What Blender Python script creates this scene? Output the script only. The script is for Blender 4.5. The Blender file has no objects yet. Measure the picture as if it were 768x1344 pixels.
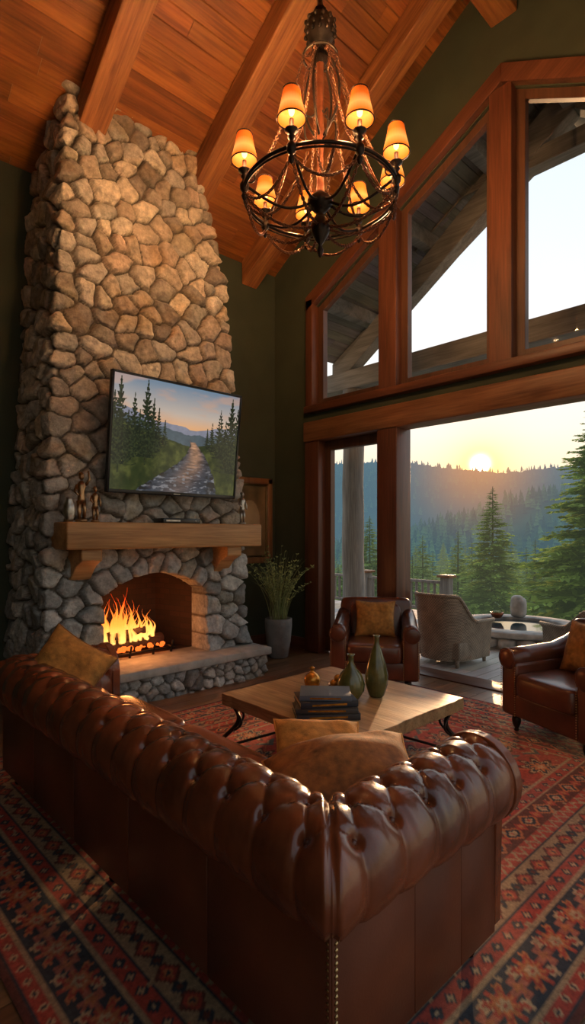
import bpy, bmesh, math, random
import numpy as np
from mathutils import Vector, Matrix
random.seed(7); rng=np.random.default_rng(11)
scene=bpy.context.scene
COL=scene.collection
try:
    scene.view_settings.view_transform='Standard'; scene.view_settings.look='None'
except Exception: pass
# ------------------------------------------------------------------ materials
def nodes(name):
    m=bpy.data.materials.new(name); m.use_nodes=True
    nt=m.node_tree; b=nt.nodes['Principled BSDF']
    return m,nt,b
def L(nt,a,b): nt.links.new(a,b)
def mat(name,col,rough=.5,metal=0,bump=0,bscale=40,var=.0,vscale=8,attr=False,stretch=(1,1,1),coat=0,emit=None,estr=0,sheen=0,dist=.01,spec=.5,detail=4):
    m,nt,b=nodes(name)
    b.inputs['Roughness'].default_value=rough; b.inputs['Metallic'].default_value=metal
    b.inputs['Coat Weight'].default_value=coat; b.inputs['Coat Roughness'].default_value=.15
    b.inputs['Sheen Weight'].default_value=sheen
    b.inputs['Specular IOR Level'].default_value=spec
    tc=nt.nodes.new('ShaderNodeTexCoord'); mp=nt.nodes.new('ShaderNodeMapping'); mp.inputs['Scale'].default_value=stretch
    L(nt,tc.outputs['Object'],mp.inputs['Vector'])
    n=nt.nodes.new('ShaderNodeTexNoise'); n.inputs['Scale'].default_value=vscale; n.inputs['Detail'].default_value=detail
    L(nt,mp.outputs[0],n.inputs['Vector'])
    mr=nt.nodes.new('ShaderNodeMapRange'); mr.inputs['From Min'].default_value=.3; mr.inputs['From Max'].default_value=.7
    mr.inputs['To Min'].default_value=1-var; mr.inputs['To Max'].default_value=1+var*.6
    L(nt,n.outputs['Fac'],mr.inputs['Value'])
    mul=nt.nodes.new('ShaderNodeMix'); mul.data_type='RGBA'; mul.blend_type='MULTIPLY'; mul.inputs[0].default_value=1
    mul.inputs[6].default_value=(*col,1)
    L(nt,mr.outputs[0],mul.inputs[7])
    out=mul.outputs[2]
    if attr:
        a=nt.nodes.new('ShaderNodeAttribute'); a.attribute_name='Col'
        m2=nt.nodes.new('ShaderNodeMix'); m2.data_type='RGBA'; m2.blend_type='MULTIPLY'; m2.inputs[0].default_value=1
        L(nt,out,m2.inputs[6]); L(nt,a.outputs['Color'],m2.inputs[7]); out=m2.outputs[2]
    L(nt,out,b.inputs['Base Color'])
    if emit: 
        b.inputs['Emission Color'].default_value=(*emit,1); b.inputs['Emission Strength'].default_value=estr
    if bump:
        n2=nt.nodes.new('ShaderNodeTexNoise'); n2.inputs['Scale'].default_value=bscale; n2.inputs['Detail'].default_value=6
        L(nt,mp.outputs[0],n2.inputs['Vector'])
        bp=nt.nodes.new('ShaderNodeBump'); bp.inputs['Strength'].default_value=bump; bp.inputs['Distance'].default_value=dist
        L(nt,n2.outputs['Fac'],bp.inputs['Height'])
        L(nt,bp.outputs[0],b.inputs['Normal'])
    return m
def wood(name,col,dark,grain='x',rough=.5,bump=.25,scale=1.0,attr=False,rot=0,knots=.6,dist=.004):
    m,nt,b=nodes(name); b.inputs['Roughness'].default_value=rough
    tc=nt.nodes.new('ShaderNodeTexCoord'); r=nt.nodes.new('ShaderNodeMapping'); r.inputs['Rotation'].default_value=(rot,0,0)
    L(nt,tc.outputs['Object'],r.inputs['Vector']); src=r.outputs[0]
    a=None
    if attr:
        a=nt.nodes.new('ShaderNodeAttribute'); a.attribute_name='Col'
        sc_=nt.nodes.new('ShaderNodeVectorMath'); sc_.operation='SCALE'; sc_.inputs['Scale'].default_value=23; L(nt,a.outputs['Vector'],sc_.inputs[0])
        ad=nt.nodes.new('ShaderNodeVectorMath'); ad.operation='ADD'; L(nt,src,ad.inputs[0]); L(nt,sc_.outputs[0],ad.inputs[1]); src=ad.outputs[0]
    def mp(al,ac):
        s={'x':(al,ac,ac),'y':(ac,al,ac),'z':(ac,ac,al)}[grain]
        q=nt.nodes.new('ShaderNodeMapping'); q.inputs['Scale'].default_value=s; L(nt,src,q.inputs['Vector']); return q.outputs[0]
    n1=nt.nodes.new('ShaderNodeTexNoise'); n1.inputs['Scale'].default_value=scale; n1.inputs['Detail'].default_value=5; n1.inputs['Distortion'].default_value=.6; L(nt,mp(.9,9),n1.inputs['Vector'])
    n2=nt.nodes.new('ShaderNodeTexNoise'); n2.inputs['Scale'].default_value=scale; n2.inputs['Detail'].default_value=6; L(nt,mp(3,60),n2.inputs['Vector'])
    v=nt.nodes.new('ShaderNodeTexVoronoi'); v.inputs['Scale'].default_value=scale; L(nt,mp(1.3,3.4),v.inputs['Vector'])
    kr=nt.nodes.new('ShaderNodeMapRange'); kr.inputs['From Min'].default_value=.05; kr.inputs['From Max'].default_value=.16; kr.inputs['To Min'].default_value=knots; kr.inputs['To Max'].default_value=0; L(nt,v.outputs['Distance'],kr.inputs['Value'])
    s1=nt.nodes.new('ShaderNodeMath'); s1.operation='MULTIPLY_ADD'; s1.inputs[1].default_value=.6; L(nt,n1.outputs['Fac'],s1.inputs[0])
    s2=nt.nodes.new('ShaderNodeMath'); s2.operation='MULTIPLY'; s2.inputs[1].default_value=.4; L(nt,n2.outputs['Fac'],s2.inputs[0]); L(nt,s2.outputs[0],s1.inputs[2])
    mr=nt.nodes.new('ShaderNodeMapRange'); mr.inputs['From Min'].default_value=.36; mr.inputs['From Max'].default_value=.64; L(nt,s1.outputs[0],mr.inputs['Value'])
    sb=nt.nodes.new('ShaderNodeMath'); sb.operation='SUBTRACT'; sb.use_clamp=True; L(nt,mr.outputs[0],sb.inputs[0]); L(nt,kr.outputs[0],sb.inputs[1])
    mx=nt.nodes.new('ShaderNodeMix'); mx.data_type='RGBA'; mx.inputs[6].default_value=(*dark,1); mx.inputs[7].default_value=(*col,1); L(nt,sb.outputs[0],mx.inputs[0]); out=mx.outputs[2]
    if attr:
        m2=nt.nodes.new('ShaderNodeMix'); m2.data_type='RGBA'; m2.blend_type='MULTIPLY'; m2.inputs[0].default_value=1
        L(nt,out,m2.inputs[6]); L(nt,a.outputs['Color'],m2.inputs[7]); out=m2.outputs[2]
    L(nt,out,b.inputs['Base Color'])
    bp=nt.nodes.new('ShaderNodeBump'); bp.inputs['Strength'].default_value=bump; bp.inputs['Distance'].default_value=dist; L(nt,s1.outputs[0],bp.inputs['Height']); L(nt,bp.outputs[0],b.inputs['Normal'])
    return m
# ------------------------------------------------------------------ mesh builder
def frame_from(d):
    d=Vector(d).normalized(); up=Vector((0,0,1)) if abs(d.z)<.95 else Vector((1,0,0))
    a=d.cross(up).normalized(); b=a.cross(d).normalized(); return a,b
class MB:
    def __init__(s): s.v=[];s.f=[];s.m=[];s.s=[];s.c=[]
    def add(s,v,f,mat=0,smooth=True,M=None,col=(1,1,1)):
        o=len(s.v)
        if M is not None: v=[tuple(M@Vector(p)) for p in v]
        s.v.extend([tuple(p) for p in v])
        for q in f:
            s.f.append([i+o for i in q]); s.m.append(mat); s.s.append(smooth); s.c.append(col)
    def box(s,lo,hi,mat=0,bevel=0,seg=2,M=None,smooth=None,col=(1,1,1)):
        bm=bmesh.new(); bmesh.ops.create_cube(bm,size=1)
        for v in bm.verts:
            v.co=Vector([lo[i]+(v.co[i]+.5)*(hi[i]-lo[i]) for i in range(3)])
        if bevel: bmesh.ops.bevel(bm,geom=bm.edges[:],offset=bevel,segments=seg,affect='EDGES',profile=.5)
        bm.verts.index_update()
        s.add([v.co[:] for v in bm.verts],[[v.index for v in f.verts] for f in bm.faces],mat,(bevel>0) if smooth is None else smooth,M,col); bm.free()
    def cbox(s,c,sz,mat=0,bevel=0,M=None,seg=2,col=(1,1,1)):
        s.box([c[i]-sz[i]/2 for i in range(3)],[c[i]+sz[i]/2 for i in range(3)],mat,bevel,seg,M,None,col)
    def prism(s,pts,a0,a1,axis='x',mat=0,bevel=0,M=None,col=(1,1,1)):
        n=len(pts)
        def mk(p,a):
            return {'x':(a,p[0],p[1]),'y':(p[0],a,p[1]),'z':(p[0],p[1],a)}[axis]
        v=[mk(p,a0) for p in pts]+[mk(p,a1) for p in pts]
        f=[list(range(n))[::-1],list(range(n,2*n))]+[[i,(i+1)%n,(i+1)%n+n,i+n] for i in range(n)]
        bm=bmesh.new(); bv=[bm.verts.new(p) for p in v]
        for q in f: bm.faces.new([bv[i] for i in q])
        bmesh.ops.recalc_face_normals(bm,faces=bm.faces[:])
        if bevel: bmesh.ops.bevel(bm,geom=bm.edges[:],offset=bevel,segments=2,affect='EDGES',profile=.5)
        bm.verts.index_update()
        s.add([v.co[:] for v in bm.verts],[[v.index for v in f.verts] for f in bm.faces],mat,False,M,col); bm.free()
    def tube(s,path,rad,seg=8,mat=0,M=None,closed=False,col=(1,1,1),cap=True):
        P=[Vector(p) for p in path]; n=len(P)
        R=rad if hasattr(rad,'__len__') else [rad]*n
        vs=[];fs=[]; a=None
        for i,p in enumerate(P):
            if closed: d=P[(i+1)%n]-P[i-1]
            else: d=P[min(i+1,n-1)]-P[max(i-1,0)]
            if d.length<1e-9: d=Vector((0,0,1))
            d.normalize()
            if a is None: a,b=frame_from(d)
            else:
                a=(a-d*a.dot(d)); 
                if a.length<1e-6: a,b=frame_from(d)
                a.normalize(); b=a.cross(d)
            for k in range(seg):
                t=2*math.pi*k/seg; vs.append(p+(a*math.cos(t)+b*math.sin(t))*R[i])
        m=n if closed else n-1
        for i in range(m):
            for k in range(seg):
                j=(i+1)%n
                fs.append([i*seg+k,i*seg+(k+1)%seg,j*seg+(k+1)%seg,j*seg+k])
        if not closed and cap:
            fs.append(list(range(seg))); fs.append([(n-1)*seg+k for k in range(seg)][::-1])
        s.add(vs,fs,mat,True,M,col)
    def lathe(s,prof,c=(0,0,0),seg=24,mat=0,M=None,col=(1,1,1),smooth=True,wob=0):
        vs=[];fs=[];n=len(prof)
        for r,z in prof:
            for k in range(seg):
                t=2*math.pi*k/seg; rr=r*(1+(wob*(-1)**k))
                vs.append((c[0]+rr*math.cos(t),c[1]+rr*math.sin(t),c[2]+z))
        for i in range(n-1):
            for k in range(seg):
                fs.append([i*seg+k,i*seg+(k+1)%seg,(i+1)*seg+(k+1)%seg,(i+1)*seg+k])
        s.add(vs,fs,mat,smooth,M,col)
    def sell(s,c,r,e1=1,e2=1,nu=20,nv=12,mat=0,M=None,col=(1,1,1)):
        sp=lambda x,e: math.copysign(abs(x)**e,x)
        vs=[];fs=[]
        for j in range(nv+1):
            h=-math.pi/2+math.pi*j/nv
            for i in range(nu):
                w=2*math.pi*i/nu
                vs.append((c[0]+r[0]*sp(math.cos(h),e1)*sp(math.cos(w),e2),c[1]+r[1]*sp(math.cos(h),e1)*sp(math.sin(w),e2),c[2]+r[2]*sp(math.sin(h),e1)))
        for j in range(nv):
            for i in range(nu):
                fs.append([j*nu+i,j*nu+(i+1)%nu,(j+1)*nu+(i+1)%nu,(j+1)*nu+i])
        s.add(vs,fs,mat,True,M,col)
    def pillow(s,w,h,t,mat=0,M=None,n=20,piping=None,seed=0,bend=0):
        vs=[];fs=[];N=n+1
        bz=lambda x,y: -bend*(x*x)/(w*w/4)*.5
        for side in (1,-1):
            for j in range(N):
                for i in range(N):
                    u=math.sin((-1+2*i/n)*math.pi/2);v=math.sin((-1+2*j/n)*math.pi/2)
                    x=w/2*u*(1-.10*(1-v*v)*u*u);y=h/2*v*(1-.10*(1-u*u)*v*v)
                    z=t/2*(max(0,(1-u*u)*(1-v*v)))**.40
                    z*=1+.07*math.sin(5*u+3*v+seed)+.06*math.sin(7*v-2*u+seed)+.05*math.sin(11*u*v+seed)
                    vs.append((x,y,side*z+bz(x,y)))
        for side in range(2):
            o=side*N*N
            for j in range(n):
                for i in range(n):
                    q=[o+j*N+i,o+j*N+i+1,o+(j+1)*N+i+1,o+(j+1)*N+i]
                    fs.append(q if side==0 else q[::-1])
        s.add(vs,fs,mat,True,M)
        if piping is not None:
            path=[]
            for k in range(80):
                tt=k/20; e=int(tt); f=-1+2*(tt-e)
                u,v=[(f,-1),(1,f),(-f,1),(-1,-f)][e]
                x=w/2*u*(1-.10*(1-v*v)*u*u);y=h/2*v*(1-.10*(1-u*u)*v*v)
                path.append((x,y,bz(x,y)))
            s.tube(path,.006,6,piping,M,closed=True)
    def build(s,name,mats,parent=None,loc=None,rot=None):
        me=bpy.data.meshes.new(name); me.from_pydata(s.v,[],s.f)
        for m in mats: me.materials.append(m)
        me.polygons.foreach_set('material_index',s.m); me.polygons.foreach_set('use_smooth',s.s)
        ca=me.color_attributes.new('Col','FLOAT_COLOR','CORNER')
        cnt=np.array([len(f) for f in s.f]); c=np.ones((cnt.sum(),4),dtype=np.float32)
        c[:,:3]=np.repeat(np.array(s.c,dtype=np.float32).reshape(-1,3),cnt,axis=0); ca.data.foreach_set('color',c.ravel())
        me.update()
        bm=bmesh.new(); bm.from_mesh(me); bmesh.ops.recalc_face_normals(bm,faces=bm.faces[:]); bm.to_mesh(me); bm.free()
        o=bpy.data.objects.new(name,me); COL.objects.link(o)
        if loc: o.location=loc
        if rot: o.rotation_euler=rot
        if parent: o.parent=parent
        return o
def npmesh(name,V,F,mats,colors=None,smooth=True,mi=None):
    me=bpy.data.meshes.new(name)
    V=np.asarray(V,dtype=np.float32);F=np.asarray(F,dtype=np.int32)
    k=F.shape[1]
    me.vertices.add(len(V)); me.vertices.foreach_set('co',V.ravel())
    me.loops.add(F.size); me.loops.foreach_set('vertex_index',F.ravel())
    me.polygons.add(len(F)); me.polygons.foreach_set('loop_start',np.arange(0,F.size,k,dtype=np.int32))
    try: me.polygons.foreach_set('loop_total',np.full(len(F),k,dtype=np.int32))
    except Exception: pass
    me.polygons.foreach_set('use_smooth',np.full(len(F),smooth,dtype=bool))
    for m in mats: me.materials.append(m)
    if mi is not None: me.polygons.foreach_set('material_index',mi)
    me.update(calc_edges=True); me.validate()
    if colors is not None:
        ca=me.color_attributes.new('Col','FLOAT_COLOR','POINT'); c=np.ones((len(V),4),dtype=np.float32); c[:,:3]=colors
        ca.data.foreach_set('color',c.ravel())
    o=bpy.data.objects.new(name,me); COL.objects.link(o); return o
def gridfaces(nu,nv):
    i,j=np.meshgrid(np.arange(nu-1),np.arange(nv-1),indexing='ij')
    a=i*nv+j
    return np.stack([a,a+nv,a+nv+1,a+1],-1).reshape(-1,4)
def vnoise(P,scale,seed=0):
    P=np.asarray(P)*scale+seed*17.3
    i=np.floor(P).astype(np.int64); f=P-i; f=f*f*(3-2*f)
    def h(a,b,c):
        n=(a*374761393+b*668265263+c*2147483647+seed*974711)&0x7fffffff
        n=(n^(n>>13))*1274126177&0x7fffffff
        return ((n^(n>>16))&0xffff)/65535.
    x,y,z=i[...,0],i[...,1],i[...,2]; fx,fy,fz=f[...,0],f[...,1],f[...,2]
    def lx(b,c): return h(x,b,c)*(1-fx)+h(x+1,b,c)*fx
    a=lx(y,z)*(1-fy)+lx(y+1,z)*fy; b=lx(y,z+1)*(1-fy)+lx(y+1,z+1)*fy
    return a*(1-fz)+b*fz
def fbm(P,scale,seed=0,oc=4):
    s=0;a=.5
    for k in range(oc): s=s+a*vnoise(P,scale*2**k,seed+k); a*=.5
    return s/(1-.5**oc)
def smooth(e0,e1,x):
    t=np.clip((x-e0)/(e1-e0),0,1); return t*t*(3-2*t)

# palette
M_wall=mat('green_plaster',(.050,.060,.034),.85,bump=.15,bscale=60,var=.15,vscale=3)
M_ceil=wood('pine_boards',(.40,.135,.032),(.17,.050,.013),'x',.42,.2,attr=True)
SL=math.atan(.6)
M_beam=wood('rough_beam',(.44,.170,.052),(.16,.052,.016),'y',.6,.5,rot=SL,knots=.5,dist=.008)
M_beamx=wood('rough_beam_x',(.44,.170,.052),(.16,.052,.016),'x',.6,.5,dist=.008)
M_trim=wood('stained_trim',(.165,.056,.027),(.075,.024,.012),'z',.42,.15,knots=.25)
M_trimh=wood('stained_header',(.32,.145,.062),(.14,.052,.022),'y',.45,.25,knots=.35)
M_trimb=wood('stained_trim_base',(.19,.07,.032),(.09,.032,.015),'x',.42,.15,knots=.25)
M_frame=wood('picture_frame_wood',(.34,.16,.06),(.18,.07,.025),'z',.42,.15,knots=.25)
M_sash=wood('sash_wood',(.13,.055,.028),(.07,.03,.016),'z',.45,.1,knots=.1)
M_grey=wood('weathered_timber',(.30,.285,.265),(.15,.14,.13),'y',.85,.5,knots=.3,dist=.008)
M_greyv=wood('weathered_post_wood',(.30,.28,.255),(.14,.13,.12),'z',.85,.6,knots=.3,dist=.01)
M_soff=wood('soffit_boards',(.27,.255,.24),(.15,.14,.13),'x',.85,.3,attr=True)
M_deck=wood('deck_boards',(.60,.56,.52),(.40,.37,.34),'x',.5,.3,attr=True,knots=.2)
M_floor=wood('oak_floor',(.25,.125,.06),(.12,.055,.025),'x',.32,.12,attr=True,knots=.3,dist=.002)
M_mantel=wood('oak_mantel',(.62,.34,.13),(.32,.15,.05),'x',.55,.4,knots=.5,dist=.006)
M_table=wood('table_wood',(.46,.28,.13),(.20,.105,.042),'y',.42,.5,knots=.6,dist=.006,scale=1.6)
M_leather=mat('cognac_leather',(.170,.044,.016),.25,bump=.25,bscale=110,var=.5,vscale=5,dist=.002,coat=.3)
M_leatherD=mat('dark_leather',(.115,.034,.016),.28,bump=.2,bscale=130,var=.35,vscale=5,dist=.002,coat=.2)
M_leatherB=mat('sofa_back_leather',(.130,.036,.015),.34,bump=.2,bscale=120,var=.35,vscale=3,dist=.002,coat=.1)
M_button=mat('leather_button',(.08,.022,.010),.35)
M_brass=mat('antique_brass',(.45,.32,.16),.3,metal=1,var=.2)
M_iron=mat('black_iron',(.035,.025,.019),.4,metal=.8,bump=.2,bscale=60,var=.3)
M_chain=mat('bronze_chain',(.16,.070,.038),.4,metal=.8,var=.3)
M_copper=mat('copper_tube',(.34,.11,.05),.35,metal=.6,var=.3,vscale=20)
M_mustard=mat('mustard_fabric',(.46,.20,.038),.85,bump=.6,bscale=180,var=.4,vscale=26,dist=.004)
M_brownfab=mat('tobacco_fabric',(.27,.098,.020),.75,bump=.5,bscale=160,var=.45,vscale=30,dist=.003)
M_slab=mat('hearth_slab',(.42,.40,.35),.7,bump=.4,bscale=25,var=.25,vscale=9)
M_concrete=mat('pot_concrete',(.22,.21,.195),.8,bump=.4,bscale=40,var=.25)
M_black=mat('black_plastic',(.008,.008,.009),.25)
M_silver=mat('pewter',(.5,.47,.42),.35,metal=1,var=.3,vscale=20,bump=.3)
M_bronze=mat('bronze',(.45,.27,.14),.35,metal=1,var=.4,vscale=25,bump=.3)
M_green=mat('olive_glaze',(.10,.095,.025),.2,var=.4,vscale=12,coat=.5)
M_gold=mat('gold_glaze',(.6,.25,.03),.2,metal=.6,var=.4,vscale=30)
M_leaf=mat('grass_leaf',(.26,.30,.13),.7,var=.4,attr=True)
M_cush=mat('outdoor_cushion',(.40,.35,.27),.9,bump=.3,bscale=80,var=.3)
M_char=mat('charred_log',(.03,.018,.012),.9,bump=.8,bscale=30,var=.6,vscale=10,emit=(1,.12,.02),estr=.03)
M_page=mat('paper',(.6,.55,.45),.8,bump=.4,bscale=100,stretch=(1,1,12))
M_book=mat('book_cloth',(1,1,1),.5,attr=True,var=.15)
M_pit=mat('fieldstone_rim',(.42,.40,.37),.8,bump=.6,bscale=15,var=.4,vscale=8)

def attr_mat(name,rough=.8,bump=.4,bscale=30,dist=.01,emis=0,fine=0,sheen=0,lo=.62):
    m,nt,b=nodes(name); a=nt.nodes.new('ShaderNodeAttribute'); a.attribute_name='Col'
    b.inputs['Roughness'].default_value=rough; b.inputs['Sheen Weight'].default_value=sheen
    out=a.outputs['Color']
    tc=nt.nodes.new('ShaderNodeTexCoord')
    if fine:
        n=nt.nodes.new('ShaderNodeTexNoise'); n.inputs['Scale'].default_value=fine; n.inputs['Detail'].default_value=9; n.inputs['Roughness'].default_value=.7
        L(nt,tc.outputs['Object'],n.inputs['Vector'])
        mr=nt.nodes.new('ShaderNodeMapRange'); mr.inputs['From Min'].default_value=.3; mr.inputs['From Max'].default_value=.7; mr.inputs['To Min'].default_value=lo; mr.inputs['To Max'].default_value=1.3
        L(nt,n.outputs['Fac'],mr.inputs['Value'])
        mx=nt.nodes.new('ShaderNodeMix'); mx.data_type='RGBA'; mx.blend_type='MULTIPLY'; mx.inputs[0].default_value=1
        L(nt,out,mx.inputs[6]); L(nt,mr.outputs[0],mx.inputs[7]); out=mx.outputs[2]
    if emis:
        b.inputs['Base Color'].default_value=(.01,.01,.01,1); L(nt,out,b.inputs['Emission Color']); b.inputs['Emission Strength'].default_value=emis
    else: L(nt,out,b.inputs['Base Color'])
    if bump:
        n=nt.nodes.new('ShaderNodeTexNoise'); n.inputs['Scale'].default_value=bscale; n.inputs['Detail'].default_value=9; n.inputs['Roughness'].default_value=.65
        L(nt,tc.outputs['Object'],n.inputs['Vector'])
        bp=nt.nodes.new('ShaderNodeBump'); bp.inputs['Strength'].default_value=bump; bp.inputs['Distance'].default_value=dist
        L(nt,n.outputs['Fac'],bp.inputs['Height']); L(nt,bp.outputs[0],b.inputs['Normal'])
    return m
M_stone=attr_mat('fieldstone',.85,1.0,20,.03,fine=18,lo=.5)
M_rug=attr_mat('wool_rug',.95,.5,250,.004,fine=60)
M_screen=attr_mat('lcd_screen',.12,0,emis=.8)
M_paint=attr_mat('painting_canvas',.5,.2,80,.003)
def glass_mat():
    m=bpy.data.materials.new('window_glass'); m.use_nodes=True; nt=m.node_tree; nt.nodes.clear()
    o=nt.nodes.new('ShaderNodeOutputMaterial'); t=nt.nodes.new('ShaderNodeBsdfTransparent'); g=nt.nodes.new('ShaderNodeBsdfGlossy'); g.inputs['Roughness'].default_value=.02
    mx=nt.nodes.new('ShaderNodeMixShader'); mx.inputs[0].default_value=.006
    L(nt,t.outputs[0],mx.inputs[1]);L(nt,g.outputs[0],mx.inputs[2]);L(nt,mx.outputs[0],o.inputs[0]); return m
M_glass=glass_mat()

# ------------------------------------------------------------------ room shell
YF=5.7; XW=5.05; YA=2.42
def cz(y): return 5.03+.6*(5.71-(y if y>YA else 2*YA-y))
def zt(y): 
    yy=y if y>YA else 2*YA-y
    return 4.41+.54*(4.58-yy)
YE=2*YA-5.9
def one(name,mats,fn):
    b=MB(); fn(b); return b.build(name,mats)
def f(b):
    b.prism([(5.9,0),(5.0,0),(5.0,cz(5.0)),(5.9,cz(5.9))],XW,XW+.2)
    b.prism([(5.0,zt(5.0)+.15),(5.0,cz(5.0)),(YA,cz(YA)),(YA,zt(YA)+.15)],XW,XW+.2)
    b.prism([(YA,zt(YA)+.15),(YA,cz(YA)),(-.16,cz(-.16)),(-.16,zt(-.16)+.15)],XW,XW+.2)
    b.prism([(-.16,0),(-.16,cz(-.16)),(YE,cz(YE)),(YE,0)],XW,XW+.2)
    b.prism([(5.0,2.85),(5.0,3.1),(-.16,3.1),(-.16,2.85)],XW,XW+.2)
one('wall_window_side',[M_wall],f)
def f(b): b.box((-2.4,YF,0),(XW,YF+.2,5.06))
one('wall_fireplace_side',[M_wall],f)
def f(b): b.prism([(5.7,0),(5.7,cz(5.7)),(YA,cz(YA)),(YE,cz(YE)),(YE,0)],-2.4,-2.2)
one('wall_left',[M_wall],f)
def planks(name,m,x0,x1,y0,y1,z0,z1,w,lens=2.2,tone=.25,gap=.003):
    b=MB(); y=y0
    while y<y1-1e-6:
        ye=min(y+w,y1); x=x0-random.random()*lens
        while x<x1:
            xe=x+lens*random.uniform(.7,1.2); a=max(x,x0); c=min(xe,x1)
            if c-a>.02:
                t=1+random.uniform(-tone,tone); cl=(t,t*random.uniform(.95,1.03),t*random.uniform(.92,1.04))
                b.box((a,y+gap/2,z0),(c-gap/2,ye-gap/2,z1),0,col=cl,smooth=False)
            x=xe
        y=ye
    return b.build(name,[m])
planks('floor',M_floor,-2.2,XW+.2,-2.0,YF,-.05,0,.13)
planks('deck_floor',M_deck,XW+.2,9.3,-2.0,9.0,-.06,-.012,.14,lens=3.5,tone=.15,gap=.008)
def ceilplanks(name,m,x0,x1,tone=.25,ylo=5.9):
    b=MB(); w=.15; sl=math.sqrt(1+.36); 
    for side in (0,1):
        y=ylo
        while y>YA+1e-6:
            y2=max(y-w/sl*1.0,YA); g=.010
            x=x0-random.random()*2.5
            while x<x1:
                xe=x+random.uniform(2,3.5); a=max(x,x0);c=min(xe,x1)
                if c-a>.02:
                    t=1+random.uniform(-tone,tone); cl=(t,t*random.uniform(.9,1.06),t*random.uniform(.85,1.1))
                    if side==0: p=[(y-g/2,cz(y-g/2)),(y2+g/2,cz(y2+g/2))]
                    else: p=[(2*YA-y+g/2,cz(y-g/2)),(2*YA-y2-g/2,cz(y2+g/2))]
                    q=p+[(p[1][0],p[1][1]+.04),(p[0][0],p[0][1]+.04)]
                    b.prism(q,a,c-.004,col=cl)
                x=xe
            y=y2
    for sgn in (0,1):
        ys=[ylo,YA] if sgn==0 else [2*YA-ylo,YA]
        b.prism([(ys[0],cz(ylo)+.04),(ys[1],cz(ys[1])+.04),(ys[1],cz(ys[1])+.15),(ys[0],cz(ylo)+.15)],x0,x1,col=(.15,.15,.15))
    return b.build(name,[m])
ceilplanks('ceiling',M_ceil,-2.4,XW+.2)
ceilplanks('ceiling_porch_soffit',M_soff,XW+.2,7.5,.12,ylo=6.6)
def rafter(b,x,w=.25,dep=.30):
    ys=YF-.02
    for sgn in (1,-1):
        Y=lambda y:y if sgn>0 else 2*YA-y
        b.prism([(Y(ys),cz(ys)-.002),(Y(YA+.1),cz(YA+.1)-.002),(Y(YA+.1),cz(YA+.1)-dep),(Y(ys),cz(ys)-dep)],x-w/2,x+w/2,bevel=.014)
for i,x in enumerate([4.58,3.38,2.14,.95,-.24,-1.43]):
    b=MB(); rafter(b,x); b.build('ceiling_rafter' if i==0 else 'ceiling_rafter.%03d'%i,[M_beam])
def f(b): b.box((-2.2,YA-.13,6.36),(XW-.005,YA+.13,6.98),bevel=.015)
one('ridge_beam',[M_beamx],f)
def bar(b,p0,p1,w0,w1,x0,x1,mm=0,bev=.006):
    b.prism([(p0[0],p0[1]-w0),(p1[0],p1[1]-w0),(p1[0],p1[1]+w1),(p0[0],p0[1]+w1)],x0,x1,mat=mm,bevel=bev)
def f(b):
    xi,xo=4.97,5.14
    b.box((xi,4.90,3.03),(xo,5.02,zt(4.95)+.26),bevel=.008)
    b.box((xi,-.18,3.03),(xo,-.06,zt(-.1)+.26),bevel=.008)
    b.box((xi-.015,-.2,3.03),(xo,5.04,3.12),1,bevel=.008)
    bar(b,(5.02,zt(5.02)+.16),(YA,zt(YA)+.16),.0,.18,xi,xo,2)
    bar(b,(-.18,zt(-.18)+.16),(YA,zt(YA)+.16),.0,.18,xi,xo,2)
    for y0,y1 in ((3.62,3.86),(2.32,2.54),(.98,1.22)):
        b.prism([(y0,3.1),(y1,3.1),(y1,zt(y1)+.18),(y0,zt(y0)+.18)],xi+.01,xo,bevel=.006)
M_trims=wood('stained_trim_slope',(.175,.062,.030),(.085,.028,.014),'y',.42,.15,rot=SL,knots=.25)
M_trimy=wood('stained_trim_sill',(.175,.062,.030),(.085,.028,.014),'y',.42,.15,knots=.25)
one('trim_gable_window',[M_trim,M_trimy,M_trims],f)
def sash(b,y0,y1,zb,ztop0,ztop1,w=.07,x0=5.09,x1=5.17):
    b.prism([(y0,zb),(y0+w,zb),(y0+w,ztop0+ (ztop1-ztop0)*w/(y1-y0)),(y0,ztop0)],x0,x1,bevel=.004)
    b.prism([(y1-w,zb),(y1,zb),(y1,ztop1),(y1-w,ztop1-(ztop1-ztop0)*w/(y1-y0))],x0,x1,bevel=.004)
    b.prism([(y0,zb),(y1,zb),(y1,zb+w),(y0,zb+w)],x0+.002,x1-.002,bevel=.004)
    b.prism([(y0,ztop0-w*1.15),(y1,ztop1-w*1.15),(y1,ztop1),(y0,ztop0)],x0+.002,x1-.002,bevel=.004)
    b.add([(5.13,y0+w*.5,zb+w*.5),(5.13,y1-w*.5,zb+w*.5),(5.13,y1-w*.5,ztop1-w*.6),(5.13,y0+w*.5,ztop0-w*.6)],[[0,1,2,3]],1,False)
for i,(y0,y1) in enumerate(((3.84,4.92),(2.52,3.64),(1.20,2.34),(-.08,1.0))):
    b=MB(); sash(b,y0,y1,3.11,zt(y0)+.17,zt(y1)+.17,.10)
    b.build('window_%d'%(i+1),[M_sash,M_glass])
def f(b): b.box((4.93,-.2,2.66),(5.2,5.02,2.91),bevel=.012)
one('trim_header_beam',[M_trimh],f)
def f(b):
    b.box((4.96,4.78,0),(5.16,5.02,2.67),bevel=.008)
    b.box((4.95,3.59,0),(5.22,3.86,2.67),bevel=.010)
    b.box((4.96,-.2,0),(5.16,.0,2.67),bevel=.008)
one('trim_door_posts',[M_trim],f)
def f(b): sash(b,3.85,4.79,0.02,2.66,2.66,.1)
one('door_1',[M_sash,M_glass],f)
def f(b): b.box((5.0,0,-.005),(5.3,3.57,.012),bevel=.004)
one('door_threshold',[M_trimy],f)
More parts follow.
